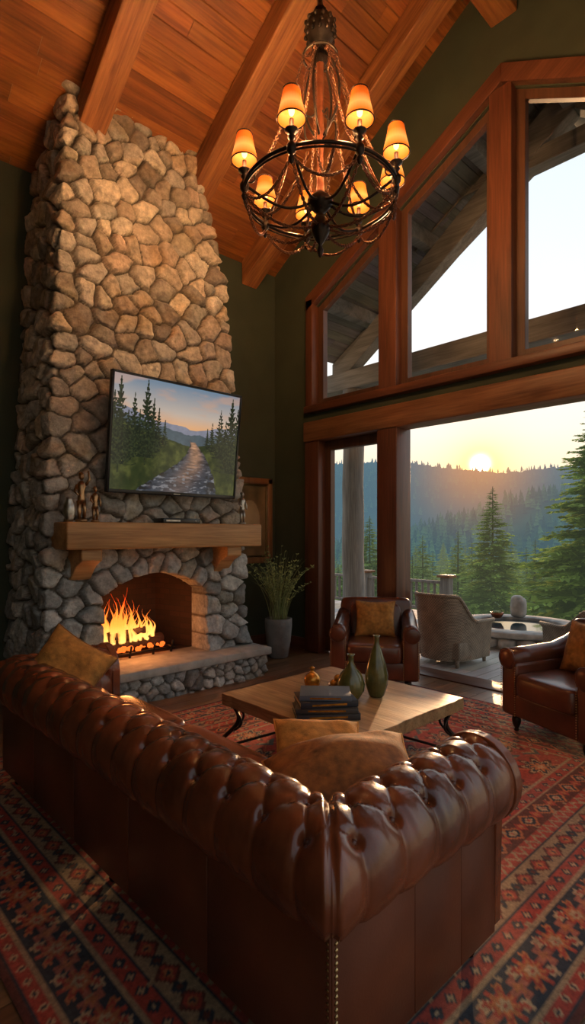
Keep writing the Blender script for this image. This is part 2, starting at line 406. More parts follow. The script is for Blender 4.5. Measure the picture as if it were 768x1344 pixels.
def f(b): 
    b.box((3.85,YF-.02,0),(XW,YF,.14),bevel=.004)
    b.box((-2.2,YF-.02,0),(1.6,YF,.14),bevel=.004)
one('baseboard_fireplace_side',[M_trimb],f)
def f(b): b.box((XW-.02,5.03,0),(XW,YF-.02,.14),bevel=.004)
one('baseboard_window_side',[M_trimy],f)

# ------------------------------------------------------------------ stone work
def stone_colors(n,zs,r):
    pal=np.array([(.62,.50,.39),(.54,.43,.33),(.69,.58,.46),(.46,.39,.32),(.58,.44,.34),(.52,.47,.41),(.72,.63,.52),(.36,.30,.25)])
    gry=np.array([(.47,.47,.44),(.37,.37,.35),(.55,.54,.50),(.60,.58,.53),(.41,.41,.39),(.50,.47,.41),(.28,.28,.26),(.65,.63,.59)])
    k=r.integers(0,8,n); t=smooth(1.2,3.0,zs+r.uniform(-.6,.6,n))[:,None]
    c=gry[k]*(1-t)+pal[k]*t
    return c*r.uniform(.80,1.12,(n,1))
def stone_surface(P,N,seeds,A=.075,er=.06,mort=.008,r=None,zscale=1.15,cap=.03):
    shp=P.shape[:2]; p=P.reshape(-1,3); nn=N.reshape(-1,3)
    w=np.stack([vnoise(p,5,1),vnoise(p,5,2),vnoise(p,5,3)],-1)-.5
    w2=np.stack([vnoise(p,14,4),vnoise(p,14,5),vnoise(p,14,6)],-1)-.5
    q=p+w*.08+w2*.028; S=seeds.copy(); sc=np.array([1,1,zscale]); q=q*sc; Ss=S*sc
    n=len(p); i1=np.zeros(n,int); i2=np.zeros(n,int); i3=np.zeros(n,int); d1=np.zeros(n); d2=np.zeros(n); d3=np.zeros(n)
    for a in range(0,n,8000):
        D=((q[a:a+8000,None,:]-Ss[None])**2).sum(-1)
        pr=np.argpartition(D,2,axis=1)[:,:3]; dd=np.take_along_axis(D,pr,1); o=np.argsort(dd,1)
        pr=np.take_along_axis(pr,o,1); dd=np.take_along_axis(dd,o,1)
        i1[a:a+8000]=pr[:,0];i2[a:a+8000]=pr[:,1];i3[a:a+8000]=pr[:,2];d1[a:a+8000]=dd[:,0];d2[a:a+8000]=dd[:,1];d3[a:a+8000]=dd[:,2]
    sep=np.sqrt(((Ss[i1]-Ss[i2])**2).sum(-1))+1e-6; sep3=np.sqrt(((Ss[i1]-Ss[i3])**2).sum(-1))+1e-6
    e=(d2-d1)/(2*sep); e3=(d3-d1)/(2*sep3)
    kk=.016; hh=np.clip(.5+.5*(e3-e)/kk,0,1); e=e3*(1-hh)+e*hh-kk*hh*(1-hh)
    t=np.clip((e-mort)/er,0,1)
    h=A*(1-(1-t)**3.0)**.55
    ns=len(S); off=r.uniform(-.016,.020,ns); tilt=r.normal(0,.15,(ns,3))
    m=smooth(0,.3,t)
    h=h+m*(off[i1]+np.clip(((q-Ss[i1])*tilt[i1]).sum(-1),-cap,cap))
    fa=np.abs(fbm(p+Ss[i1]*3.1,7,41,2)-.5)
    h+=m*(fa*-.05+(fbm(p,9,9,3)-.5)*.020+(fbm(p,30,12,4)-.5)*.018)
    c=stone_colors(ns,S[:,2],r)[i1]
    c=c*(.75+.5*fbm(p,7,21,4))[:,None]
    mc=np.array([.15,.12,.09]); k=smooth(.0,.12,t)[:,None]
    c=mc*(1-k)+c*k
    st=smooth(.55,.7,fbm(p,3.5,31,3))[:,None]; c=c*(1-.25*st*np.array([.2,.5,1.]))
    V=p+nn*h[:,None]
    return V.reshape(*shp,3),c,h
def XL(z): return np.interp(z,[0,1.5,2.6,4.15,5.6],[1.66,1.70,1.76,1.86,1.96])
def XR(z): return np.interp(z,[0,1.5,2.6,3.4,4.15,4.9,5.6],[3.76,3.73,3.69,3.64,3.57,3.42,3.22])
def YFR(z): return np.interp(z,[0,1.5,5.6],[4.74,4.80,4.98])
Ls=.93; W=2.1; tot=2*Ls+W; h=.0125
nu=int(tot/h); nv=int(5.55/h)
u=np.linspace(0,tot,nu); 
def cpos(u,z):
    xl,xr,yf=XL(z),XR(z),YFR(z)
    a=np.clip(u/Ls,0,1); bb=np.clip((u-Ls)/W,0,1); c=np.clip((u-Ls-W)/Ls,0,1)
    X=xl+(xr-xl)*bb; Y=YF-.01-(YF-.01-yf)*a+(YF-.01-yf)*c
    return np.stack([X,Y,z+0*X],-1)
def cnorm(u):
    k=.10
    ang=-math.pi+smooth(Ls-k,Ls+k,u)*math.pi/2+smooth(Ls+W-k,Ls+W+k,u)*math.pi/2
    return np.stack([np.cos(ang),np.sin(ang),0*ang],-1)
ytop=np.where(u<Ls,YF-(YF-4.97)*u/Ls,np.where(u<Ls+W,4.97,4.97+(YF-4.97)*(u-Ls-W)/Ls))
ztop=5.03+.6*(5.71-ytop)+.03
vv=np.linspace(0,1,nv)
U,VV=np.meshgrid(u,vv,indexing='ij'); Z=VV*ztop[:,None]
P=cpos(U,Z); N=cnorm(U)
AX0,AX1,AZ0,AZS,AZA=2.15,3.25,.0,.93,1.12
def sdf(x,z):
    cx=(AX0+AX1)/2; hw=(AX1-AX0)/2; rise=AZA-AZS; R=(hw*hw+rise*rise)/(2*rise); zc=AZA-R
    dc=np.sqrt((x-cx)**2+(z-zc)**2)-R
    dx=np.abs(x-cx)-hw
    return np.where(z>AZS-.03,np.maximum(dc,dx),dx)
front=(U>Ls+.02)&(U<Ls+W-.02)
for it in range(2):
    x=P[...,0];z=P[...,2]; s=sdf(x,z); e=.002
    gx=(sdf(x+e,z)-sdf(x-e,z))/(2*e); gz=(sdf(x,z+e)-sdf(x,z-e))/(2*e)
    near=(np.abs(s)<h*.62)&front
    P[...,0]=np.where(near,x-gx*s,x); P[...,2]=np.where(near,z-gz*s,z)
def darts(u0,u1,z0,z1,n,rmin,rmax,r,pre=[]):
    A=np.zeros((n+len(pre),2));Rr=np.zeros(n+len(pre)); k=0
    for p in pre: A[k]=p;Rr[k]=.085;k+=1
    for phase in range(n):
        f_=1-.50*phase/n
        p=np.array([r.uniform(u0,u1),r.uniform(z0,z1)]); q=r.uniform(rmin,rmax)*f_
        d=A[:k]-p; d[:,1]*=1.25
        if k==0 or np.all(np.hypot(d[:,0],d[:,1])>(Rr[:k]+q)): A[k]=p;Rr[k]=q;k+=1
    return A[:k]
pre=[]
cx=(AX0+AX1)/2; hw=(AX1-AX0)/2; rise=AZA-AZS; R_=(hw*hw+rise*rise)/(2*rise); zc=AZA-R_
a0=math.asin(hw/R_)
x2u=lambda x,z:(Ls+(x-XL(z))/(XR(z)-XL(z))*W)
for k in range(9):
    t=-a0*1.12+2*a0*1.12*k/8; zz=zc+(R_+.085)*math.cos(t); xx=cx+(R_+.085)*math.sin(t); pre.append((x2u(xx,zz),zz))
for zz in (.38,.56,.74):
    pre.append((x2u(AX0-.1,zz),zz+.03)); pre.append((x2u(AX1+.1,zz),zz))
A=darts(0,tot,0,5.6,9000,.080,.168,rng,pre)
sx=cpos(A[:,0],A[:,1]); keep=~((sdf(sx[:,0],sx[:,2])<.03)&(A[:,0]>Ls)&(A[:,0]<Ls+W)); seeds=sx[keep]
V,C,H=stone_surface(P,N,seeds,A=.062,er=.038,r=rng)
F=gridfaces(nu,nv); fc=P.reshape(-1,3)[F].mean(1); fu=U.ravel()[F].mean(1)
inside=(sdf(fc[:,0],fc[:,2])<0)&(fu>Ls+.02)&(fu<Ls+W-.02)
F=F[~inside]
chim=npmesh('stone_chimney',V.reshape(-1,3),F,[M_stone],C)
bm=bmesh.new(); bm.from_mesh(chim.data)
be=[e for e in bm.edges if len(e.link_faces)==1 and all(v.co.z<1.25 and AX0-.06<v.co.x<AX1+.06 and v.co.y<4.95 for v in e.verts) and not all(v.co.z<.001 for v in e.verts)]
ex=bmesh.ops.extrude_edge_only(bm,edges=be); vs=[g for g in ex['geom'] if isinstance(g,bmesh.types.BMVert)]
for v in vs: v.co.y=5.0; 
loose=[v for v in bm.verts if not v.link_faces]; bmesh.ops.delete(bm,geom=loose,context='VERTS')
bm.to_mesh(chim.data); bm.free()
def brickmat():
    m,nt,b=nodes('fire_brick'); b.inputs['Roughness'].default_value=.9
    br=nt.nodes.new('ShaderNodeTexBrick'); br.inputs['Scale'].default_value=4.2
    br.inputs['Color1'].default_value=(.060,.026,.016,1);br.inputs['Color2'].default_value=(.040,.020,.013,1);br.inputs['Mortar'].default_value=(.03,.02,.015,1);br.inputs['Mortar Size'].default_value=.012
    tc=nt.nodes.new('ShaderNodeTexCoord'); sp=nt.nodes.new('ShaderNodeSeparateXYZ'); ad=nt.nodes.new('ShaderNodeMath'); cb=nt.nodes.new('ShaderNodeCombineXYZ')
    L(nt,tc.outputs['Object'],sp.inputs[0]); L(nt,sp.outputs[0],ad.inputs[0]); L(nt,sp.outputs[1],ad.inputs[1]); L(nt,ad.outputs[0],cb.inputs[0]); L(nt,sp.outputs[2],cb.inputs[1]); L(nt,cb.outputs[0],br.inputs[0]); L(nt,br.outputs[0],b.inputs['Base Color'])
    return m
M_brick=brickmat()
def f(b):
    y0,y1=4.93,5.55; a,c=AX0-.02,AX1+.02; a2,c2=AX0+.15,AX1-.12; z0,z1=.29,1.22
    vs=[(a,y0,z0),(c,y0,z0),(c2,y1,z0),(a2,y1,z0),(a,y0,z1),(c,y0,z1),(c2,y1,z1),(a2,y1,z1)]
    b.add(vs,[[0,1,2,3],[1,2,6,5],[2,3,7,6],[3,0,4,7],[4,5,6,7]],0,False)
one('firebox_lining',[M_brick],f)
hx0,hx1,hy=1.86,3.82,4.42
def f(b):
    b.box((hx0-.03,hy-.03,.225),(AX0-.0,4.80,.30),bevel=.012)
    b.box((AX0-.01,hy-.031,.224),(AX1+.01,5.0,.301),bevel=.012)
    b.box((AX1,hy-.03,.225),(hx1+.03,4.80,.30),bevel=.012)
one('hearth_slab',[M_slab],f)
Lh=.42; Wh=hx1-hx0; th=2*Lh+Wh; nu=int(th/.012); nv=int(.24/.012)
uu=np.linspace(0,th,nu); zz=np.linspace(0,.235,nv); U2,Z2=np.meshgrid(uu,zz,indexing='ij')
def hpos(u,z):
    a=np.clip(u/Lh,0,1); bb=np.clip((u-Lh)/Wh,0,1); c=np.clip((u-Lh-Wh)/Lh,0,1)
    return np.stack([hx0+.03+(Wh-.06)*bb,4.84-(4.84-hy-.03)*a+(4.84-hy-.03)*c,z+0*u],-1)
k=.06; ang=-math.pi+smooth(Lh-k,Lh+k,U2)*math.pi/2+smooth(Lh+Wh-k,Lh+Wh+k,U2)*math.pi/2
N2=np.stack([np.cos(ang),np.sin(ang),0*ang],-1)
A2=darts(0,th,-.03,.26,2500,.05,.085,rng); s2=hpos(A2[:,0],A2[:,1])
V2,C2,_=stone_surface(hpos(U2,Z2),N2,s2,A=.04,er=.035,mort=.006,r=rng,cap=.01)
npmesh('hearth_base',V2.reshape(-1,3),gridfaces(nu,nv),[M_stone],C2)
def f(b):
    b.box((1.72,4.45,1.365),(3.76,4.86,1.595),bevel=.014)
    for x in (1.95,3.44):
        b.prism([(4.50,1.37),(4.86,1.37),(4.86,1.08),(4.74,1.10),(4.62,1.22),(4.50,1.27)],x-.09,x+.09,bevel=.01)
one('fireplace_mantel',[M_mantel],f)
# TV
def tvpaint(nx,ny):
    X,Y=np.meshgrid(np.linspace(0,1,nx),np.linspace(0,1,ny),indexing='ij')
    P3=np.stack([X*1.4,Y,0*X],-1)
    sky=np.array([.17,.26,.36]); mid=np.array([.60,.50,.42]); hor=np.array([1.0,.45,.13])
    t=np.clip((Y-.56)/.44,0,1)[...,None]
    c=np.where(t<.4,hor*(1-t/.4)+mid*(t/.4),mid*(1-(t-.4)/.6)+sky*((t-.4)/.6))
    cl=smooth(.45,.7,fbm(P3*np.array([1,3.5,1]),4,3,4))[...,None]; c=c*(1-.5*cl)+np.array([.70,.40,.26])*.5*cl
    def ridge(base,amp,sc,sd): return base+amp*(fbm(np.stack([X*sc,0*X,0*X],-1),1,sd,5)-.5)
    for base,amp,sc,col,sd in ((.60,.12,5,(.25,.26,.33),5),(.53,.14,6,(.08,.11,.13),8)):
        rl=ridge(base,amp,sc,sd)+.25*np.abs(X-.58); m=(Y<rl)[...,None]; c=np.where(m,np.array(col)*(.7+.6*fbm(P3,20,2,4)[...,None]),c)
    gm=(Y<.44+.30*np.abs(X-.60)+.05*(fbm(P3,14,51,4)-.5))[...,None]
    gr=np.array([.018,.030,.010])+np.array([.13,.13,.030])*(fbm(P3,26,14,5)**2)[...,None]*(.3+smooth(.40,.65,fbm(P3,9,15,3)))[...,None]
    c=np.where(gm,gr,c)
    yc=np.clip(.49-Y,0,1); cen=.61+.05*np.sin(yc*9)-.12*yc; wd=.02+.74*yc**1.2
    ed=wd*(1+.35*(fbm(P3,16,61,3)-.5))
    rv=(np.abs(X-cen)<ed)&(Y<.49)
    fl=fbm(P3*np.array([1,4.5,1]),16,19,5)
    rc=np.array([.055,.065,.085])[None,None]*(.3+1.5*fl[...,None]**1.5)
    rc=rc+np.array([.9,.42,.15])*np.exp(-((X-cen)/(.03+.16*yc))**2)[...,None]*(.15+.85*smooth(.0,.47,Y))[...,None]*(.15+1.1*fl**2)[...,None]
    wc=(smooth(.60,.66,fbm(P3*np.array([1,3,1]),22,47,4))*smooth(.45,.1,Y))[...,None]; rc=rc*(1-wc*.6)+np.array([.30,.30,.32])*wc*.6
    edge=smooth(.55,.95,np.abs(X-cen)/np.maximum(ed,1e-3)); rk=(smooth(.50,.56,fbm(P3*np.array([1,1.7,1]),26,77,3))*edge)[...,None]
    rc=rc*(1-rk)+np.array([.020,.019,.018])*rk
    c=np.where(rv[...,None],rc,c)
    tr=[(.05,.22,.98,.10),(.15,.34,.86,.06),(.24,.30,.99,.085),(.33,.40,.76,.04),(.01,.3,.85,.07),(.94,.22,.97,.11),(.84,.36,.84,.065),(.77,.42,.70,.04),(.995,.3,.88,.08),(.89,.33,.74,.05),(.11,.3,.70,.06),(.29,.35,.84,.05),(.19,.36,.72,.05),(.38,.43,.66,.03),(.73,.44,.64,.025)]
    for tx,by,ty,wd in tr:
        hh=(Y-by)/(ty-by); ww=wd*(1-hh)**.9*(.35+1.1*np.abs(((hh*14+vnoise(np.stack([X*9,Y*9,0*X+tx],-1),1,3))%1)-.0)*(.6+.6*vnoise(np.stack([X*60,Y*60,0*X],-1),1,7)))
        m=((np.abs(X-tx)<ww)&(hh>0)&(hh<1))|((np.abs(X-tx)<.004)&(hh>-.1)&(hh<1))
        tc_=np.array([.008,.014,.009])+np.array([.035,.045,.014])*(vnoise(P3,80,4)**2)[...,None]
        c=np.where((m&(vnoise(P3,75,33)>.18))[...,None],tc_,c)
    return np.clip(c,0,1)
tilt=math.atan2(.12,1.04)
tvE=bpy.data.objects.new('television',None); COL.objects.link(tvE); tvE.matrix_world=Matrix.Translation((2.82,4.55,2.385))@Matrix.Rotation(tilt,4,'X')
b=MB(); w2,h2=.70,.53
b.box((-w2,-.0,-h2),(w2,.045,h2),bevel=.006)
b.box((-w2,-.012,h2-.022),(w2,.0,h2),bevel=.003); b.box((-w2,-.012,-h2),(w2,.0,-h2+.034),bevel=.003)
b.box((-w2,-.012,-h2),(-w2+.022,.0,h2),bevel=.003); b.box((w2-.022,-.012,-h2),(w2,.0,h2),bevel=.003)
b.cbox((0,-.0135,-h2+.017),(.07,.003,.008),1)
b.cbox((0,.10,-.02),(.4,.12,.35),0,.01)
b.build('frame',[M_black,M_silver],parent=tvE)
nx,ny=400,300; X,Y=np.meshgrid(np.linspace(-w2+.022,w2-.022,nx),np.linspace(-h2+.034,h2-.022,ny),indexing='ij')
sc=npmesh('screen',np.stack([X,0*X-.003,Y],-1).reshape(-1,3),gridfaces(nx,ny),[M_screen],tvpaint(nx,ny).reshape(-1,3)); sc.parent=tvE
# fire, logs
b=MB()
for i,(p0,p1,r) in enumerate((((2.22,5.02,.40),(2.95,5.12,.41),.055),((2.25,5.2,.42),(2.9,5.02,.40),.05),((2.35,5.00,.50),(2.85,5.18,.49),.045),((2.3,5.15,.5),(2.7,4.98,.54),.035))):
    pts=[Vector(p0).lerp(Vector(p1),k/7)+Vector((0,random.uniform(-.006,.006),random.uniform(-.008,.008))) for k in range(8)]
    b.tube(pts,[r*random.uniform(.88,1.1) for _ in pts],10,0)
for i in range(60):
    b.sell((random.uniform(2.25,2.92),random.uniform(4.95,5.2),.365+random.uniform(0,.02)),(random.uniform(.012,.028),)*3,.8,.8,8,6,2)
for x in (2.25,2.5,2.75,2.95):
    b.tube([(x,4.9,.36),(x,5.25,.345)],.010,6,1); b.tube([(x,4.9,.36),(x,4.885,.42)],.010,6,1)
    b.tube([(x,4.92,.302),(x,4.92,.36)],.012,6,1)
b.tube([(2.2,4.92,.345),(3.0,4.92,.345)],.012,6,1); b.tube([(2.2,5.22,.335),(3.0,5.22,.335)],.012,6,1)
M_ember=mat('glowing_ember',(.05,.02,.01),.9,emit=(1,.16,.02),estr=1.6)
b.build('fireplace_log_grate',[M_char,M_iron,M_ember])
def firemat():
    m=bpy.data.materials.new('flame'); m.use_nodes=True; nt=m.node_tree; nt.nodes.clear()
    o=nt.nodes.new('ShaderNodeOutputMaterial'); e=nt.nodes.new('ShaderNodeEmission'); t=nt.nodes.new('ShaderNodeBsdfTransparent'); mx=nt.nodes.new('ShaderNodeMixShader')
    tc=nt.nodes.new('ShaderNodeTexCoord'); sp=nt.nodes.new('ShaderNodeSeparateXYZ'); L(nt,tc.outputs['Object'],sp.inputs[0])
    mr=nt.nodes.new('ShaderNodeMapRange'); mr.inputs['From Min'].default_value=.42; mr.inputs['From Max'].default_value=.86; L(nt,sp.outputs[2],mr.inputs['Value'])
    cr=nt.nodes.new('ShaderNodeValToRGB'); cr.color_ramp.elements[0].color=(1,.50,.12,1); cr.color_ramp.elements[1].color=(.8,.05,.004,1); el=cr.color_ramp.elements.new(.45); el.color=(1,.24,.03,1)
    L(nt,mr.outputs[0],cr.inputs[0]); L(nt,cr.outputs[0],e.inputs[0]); e.inputs[1].default_value=2.6
    lw=nt.nodes.new('ShaderNodeLayerWeight'); lw.inputs[0].default_value=.5
    n=nt.nodes.new('ShaderNodeTexNoise'); n.inputs['Scale'].default_value=16; L(nt,tc.outputs['Object'],n.inputs[0])
    ad=nt.nodes.new('ShaderNodeMath'); ad.operation='MULTIPLY_ADD'; ad.inputs[1].default_value=.8; L(nt,n.outputs[0],ad.inputs[0]); L(nt,lw.outputs['Facing'],ad.inputs[2])
    cl=nt.nodes.new('ShaderNodeMapRange'); cl.inputs['From Min'].default_value=.30; cl.inputs['From Max'].default_value=1.05; L(nt,ad.outputs[0],cl.inputs['Value'])
    L(nt,cl.outputs[0],mx.inputs[0]);L(nt,e.outputs[0],mx.inputs[1]);L(nt,t.outputs[0],mx.inputs[2]);L(nt,mx.outputs[0],o.inputs[0]); return m
b=MB()
for i in range(60):
    x=random.uniform(2.20,2.84); y=random.uniform(4.98,5.18); hh=random.uniform(.12,.48)*(1.15-abs(x-2.46)*1.6); r=random.uniform(.016,.042); ph=random.uniform(0,6)
    pts=[];rs=[]
    for k in range(15):
        t=k/14; pts.append((x+.055*math.sin(ph+t*6)*t,y+.025*math.cos(ph+t*4)*t,.44+hh*t)); rs.append(max(.0008,r*math.sin(math.pi*min(1,(t+.12)**.6))*(1-t)**.5))
    b.tube(pts,rs,12,0)
b.build('fire_flames',[firemat()])

# ------------------------------------------------------------------ rug
def rug():
    x0,x1,y0,y1=.56,4.60,.62,4.02; hh=.0095
    nx=int((x1-x0)/hh); ny=int((y1-y0)/hh)
    X,Y=np.meshgrid(np.linspace(x0,x1,nx),np.linspace(y0,y1,ny),indexing='ij')
    dx=np.minimum(X-x0,x1-X); dy=np.minimum(Y-y0,y1-Y); d=np.minimum(dx,dy)
    s=np.where(dx<dy,Y-(y0+y1)/2,X-(x0+x1)/2)
    red=np.array([.40,.055,.033]);navy=np.array([.030,.038,.050]);bei=np.array([.46,.31,.17]);org=np.array([.48,.16,.055]);teal=np.array([.10,.13,.12]);dk=np.array([.10,.026,.018]);rose=np.array([.50,.15,.09]);brn=np.array([.13,.035,.022])
    c=np.zeros(X.shape+(3,))+red
    def put(m,col): c[m]=col
    def rosette(a,bb,R,pet=8,ph=0):
        r=np.hypot(a,bb); th=np.arctan2(bb,a); return r/(R*(.78+.22*np.cos(pet*th+ph)))
    def band(d0,d1,bg,per,cols,kind):
        m=(d>=d0)&(d<d1); put(m,bg); w=d1-d0; v=(d-(d0+d1)/2); ss=(s%per)-per/2; s2=((s+per/2)%per)-per/2
        if kind=='flower':
            vine=np.abs(v-w*.33*np.sin(s/per*2*np.pi))<.009; put(m&vine,cols[3])
            for o in (.25,-.25):
                a=((s+per*o)%per)-per/2; q=rosette(a,v-w*.27*np.sign(o),w*.17,5); put(m&(q<1),cols[2]); put(m&(q<.45),cols[0])
                q=rosette(a,v+w*.30*np.sign(o),w*.12,3); put(m&(q<1),cols[1])
            q=rosette(ss,v,w*.44); put(m&(q<1),cols[0]); put(m&(q<.72),cols[1]); put(m&(q<.40),cols[2]); put(m&(q<.18),cols[0])
            q=rosette(s2,v,w*.28,4); put(m&(q<1),cols[3]); put(m&(q<.5),cols[1])
        elif kind=='zig':
            z=np.abs(((s/per)%1)-.5)*2; put(m&(np.abs(v/w+.0-(z-.5)*.8)<.16),cols[0])
        elif kind=='dot':
            put(m&((np.abs(ss)+np.abs(v))<w*.38),cols[0]); put(m&((np.abs(ss)+np.abs(v))<w*.18),cols[1])
        elif kind=='geo':
            q=np.abs(ss)/(per*.42)+np.abs(v)/(w*.46); put(m&(q<1),cols[0]); put(m&(q<.72),cols[1]); put(m&(q<.42),cols[2]); put(m&(q<.2),cols[3])
            q=np.abs(s2)/(per*.2)+np.abs(v)/(w*.30); put(m&(q<1),cols[3]); put(m&(q<.5),cols[0])
    band(0,.02,dk,.1,[],'')
    band(.02,.035,navy,.1,[],'')
    band(.035,.085,red,.07,[bei,navy],'dot')
    band(.085,.10,bei*.8,.1,[],'')
    band(.10,.265,navy,.20,[red,org,bei,rose*.8],'flower')
    band(.265,.28,bei*.8,.1,[],'')
    band(.28,.35,red,.08,[navy,bei],'dot')
    band(.35,.362,navy,.1,[],'')
    band(.362,.47,bei*.7,.15,[brn,red,org,navy],'geo')
    band(.47,.485,navy,.1,[],'')
    band(.485,.55,red,.07,[bei*.8],'zig')
    band(.55,.68,brn,.18,[org,navy,bei,red],'geo')
    band(.68,.69,bei*.8,.1,[],'')
    band(.69,.76,red,.1,[navy,bei],'dot')
    band(.76,.775,bei*.8,.1,[],'')
    m=d>=.775
    px,py=.40,.34; row=np.floor((Y-y0)/py); a=((X-x0+.5*px*(row%2))%px)-px/2; bb=((Y-y0)%py)-py/2
    vine=(np.abs(np.abs(a)/px-np.abs(bb)/py*.9-.12)<.018)
    q=rosette(a,bb,.15,8); q2=np.abs(np.abs(a)-px/2)+np.abs(np.abs(bb)-py/2)
    put(m&vine,org)
    put(m&(q<1),brn); put(m&(q<.8),bei); put(m&(q<.66),navy); put(m&(q<.45),org); put(m&(q<.2),bei)
    put(m&(q2<.09),teal); put(m&(q2<.05),bei); put(m&(q2<.03),red*1.2)
    P3=np.stack([X,Y,0*X],-1)
    for k_,(sc_,col_) in enumerate(((34,bei*.8),(41,rose),(38,navy))):
        nz=vnoise(P3,sc_,90+k_); put((nz>.90)&(d>.10)&(vnoise(P3,9,70+k_)>.45),col_)
    wear=fbm(P3,2.2,5,4); c=c*(.65+.6*wear)[...,None]; c=c*(.75+.5*vnoise(P3,80,8))[...,None]
    g=c.mean(-1,keepdims=True); fd=smooth(.45,.7,fbm(P3,3,9,4))[...,None]*.2; c=c*(1-fd)+(g*.6+.07)*fd*np.array([1.2,.95,.75])
    Zz=.012-.006*smooth(.012,.0,d)+.0015*vnoise(P3,120,3)
    return npmesh('persian_rug',np.stack([X,Y,Zz],-1).reshape(-1,3),gridfaces(nx,ny),[M_rug],c.reshape(-1,3))
rug()
ZR=.014
# ------------------------------------------------------------------ sofa
def sofa():
    par=bpy.data.objects.new('chesterfield_sofa',None); COL.objects.link(par)
    cX,cY0,cY1=1.075,.995,3.50; AF0,AF1=1.88,1.62; R=.136; zc=.622
    prof=[]; arc=[]; L0=0
    def addp(o,z):
        nonlocal L0
        if prof: L0+=math.hypot(o-prof[-1][0],z-prof[-1][1])
        prof.append((o,z)); arc.append(L0)
    for k in range(14): addp(-R+.0,.36+(zc-.36)*k/14)
    nA=72
    for k in range(nA+1):
        a=math.pi-(math.pi+math.radians(58))*k/nA; addp(R*math.cos(a),zc+R*math.sin(a))
    prof=np.array(prof);arc=np.array(arc)
    tn=np.gradient(prof,axis=0); tn/=np.linalg.norm(tn,axis=1)[:,None]; nrm=np.stack([-tn[:,1],tn[:,0]],-1)
    aq=arc[14]+R*(math.pi-math.radians(48))
    ds,da=.165,.105
    q=(arc-aq)/da; qc=np.clip(q,-5,0)
    fade=smooth(arc[-1],arc[-1]-.04,arc)
    segs=[('y',-1,cY0,cX,AF0),('x',-1,cX,cY0,cY1),('y',1,cY1,cX,AF1)]
    b=MB()
    for typ,sg,cc,s0,s1 in segs:
        o=prof[:,0]; ln=s1-s0; ns=max(8,int(ln/.0065)); t=np.linspace(0,1,ns)[:,None]
        def Sof(O):
            st=s0-O; en=s1+(0 if typ=='y' else O); return st+(en-st)*t
        S=Sof(o[None,:]+0*t); sr=S-s0
        n_b=max(2,round(ln/ds)); dd=ln/n_b
        wn=(vnoise(np.stack([S*3,S*0+arc[None,:]*6,S*0+cc],-1),1,13)-.5)*.12
        p=sr/dd+wn*np.clip(q,0,3)[None,:]*.6
        a1=p+qc[None,:]/2; a2=p-qc[None,:]/2
        hgt=(np.abs(np.sin(np.pi*a1))*np.abs(np.sin(np.pi*a2)))**.30
        fr1=a1-np.round(a1); fr2=a2-np.round(a2)
        dist=np.sqrt(((fr1+fr2)/2*dd)**2+((fr1-fr2)*da)**2+np.maximum(0,arc-aq)[None,:]**2)
        pl=np.where(q>0,np.clip(1-q*.22,.30,1),1)[None,:]
        disp=.019*hgt*pl+.019*(1-pl)*.8-.020*np.exp(-(dist/.020)**2)
        disp*=fade[None,:]
        P3=np.stack([S,S*0+arc[None,:],S*0+cc],-1)
        wr=fbm(P3*np.array([1,.30,1]),34,6,3)
        near=np.exp(-(dist/.06)**2)
        disp+=((fbm(P3,9,3,3)-.5)*.010+(wr-.5)*(.004+.010*near))*fade[None,:]
        me_=t*ln
        if typ=='y': disp=disp*smooth(0,.028,me_)
        else: disp=disp*smooth(0,.028,me_)*smooth(0,.028,ln-me_)
        O=o[None,:]+nrm[None,:,0]*disp; Zz=prof[None,:,1]+nrm[None,:,1]*disp
        S=Sof(O)
        if typ=='y': V=np.stack([S,cc+sg*O,Zz],-1)
        else: V=np.stack([cc+sg*O,S,Zz],-1)
        npo=npmesh('roll_'+('arm' if typ=='y' else 'back'),V.reshape(-1,3),gridfaces(ns,len(prof)),[M_leather]); npo.parent=par
        for r_ in range(0,-5,-1):
            av=aq+r_*da
            for kk in range(-1,n_b+2):
                pp=kk+(0 if r_%2==0 else .5)
                sb=s0+pp*dd
                idx=np.searchsorted(arc,av); 
                if idx<=0 or idx>=len(prof): continue
                oo,zz=prof[idx]; nn=nrm[idx]
                lim0=s0-oo; lim1=s1 if typ=='y' else s1+oo
                if sb<lim0+.03 or sb>lim1-.03: continue
                oo2=oo-nn[0]*.014; zz2=zz-nn[1]*.014
                c=(sb,cc+sg*oo2,zz2) if typ=='y' else (cc+sg*oo2,sb,zz2)
                b.sell(c,(.010,.010,.010),1,1,10,6,1)
    bx0=cX-.075; by0=cY0-.075; by1=cY1+.075
    zt_=.535
    ys=np.linspace(by0+.004,by1-.004,6)
    for i in range(5): b.box((bx0,ys[i]+.0005,.10),(bx0+.16,ys[i+1]-.0005,zt_),2,bevel=.004)
    xs=[bx0+.005,bx0+.36,bx0+.62,AF0-.03]
    for i in range(3): b.box((xs[i],by0,.10),(xs[i+1],by0+.15,zt_),2,bevel=.004)
    xs=[bx0+.005,bx0+.3,AF1-.03]
    for i in range(2): b.box((xs[i],by1-.15,.10),(xs[i+1],by1,zt_),2,bevel=.004)
    b.box((bx0+.1,by0+.1,.12),(AF1-.02,by1-.1,.30),2,bevel=.01)
    yy=np.linspace(cY0+R+.005,cY1-R-.005,4)
    for i in range(3):
        b.sell(((cX+R+AF1+.08)/2,(yy[i]+yy[i+1])/2,.375),((AF1+.08-cX-R)/2,(yy[i+1]-yy[i])/2-.003,.095),.28,.22,40,20,0)
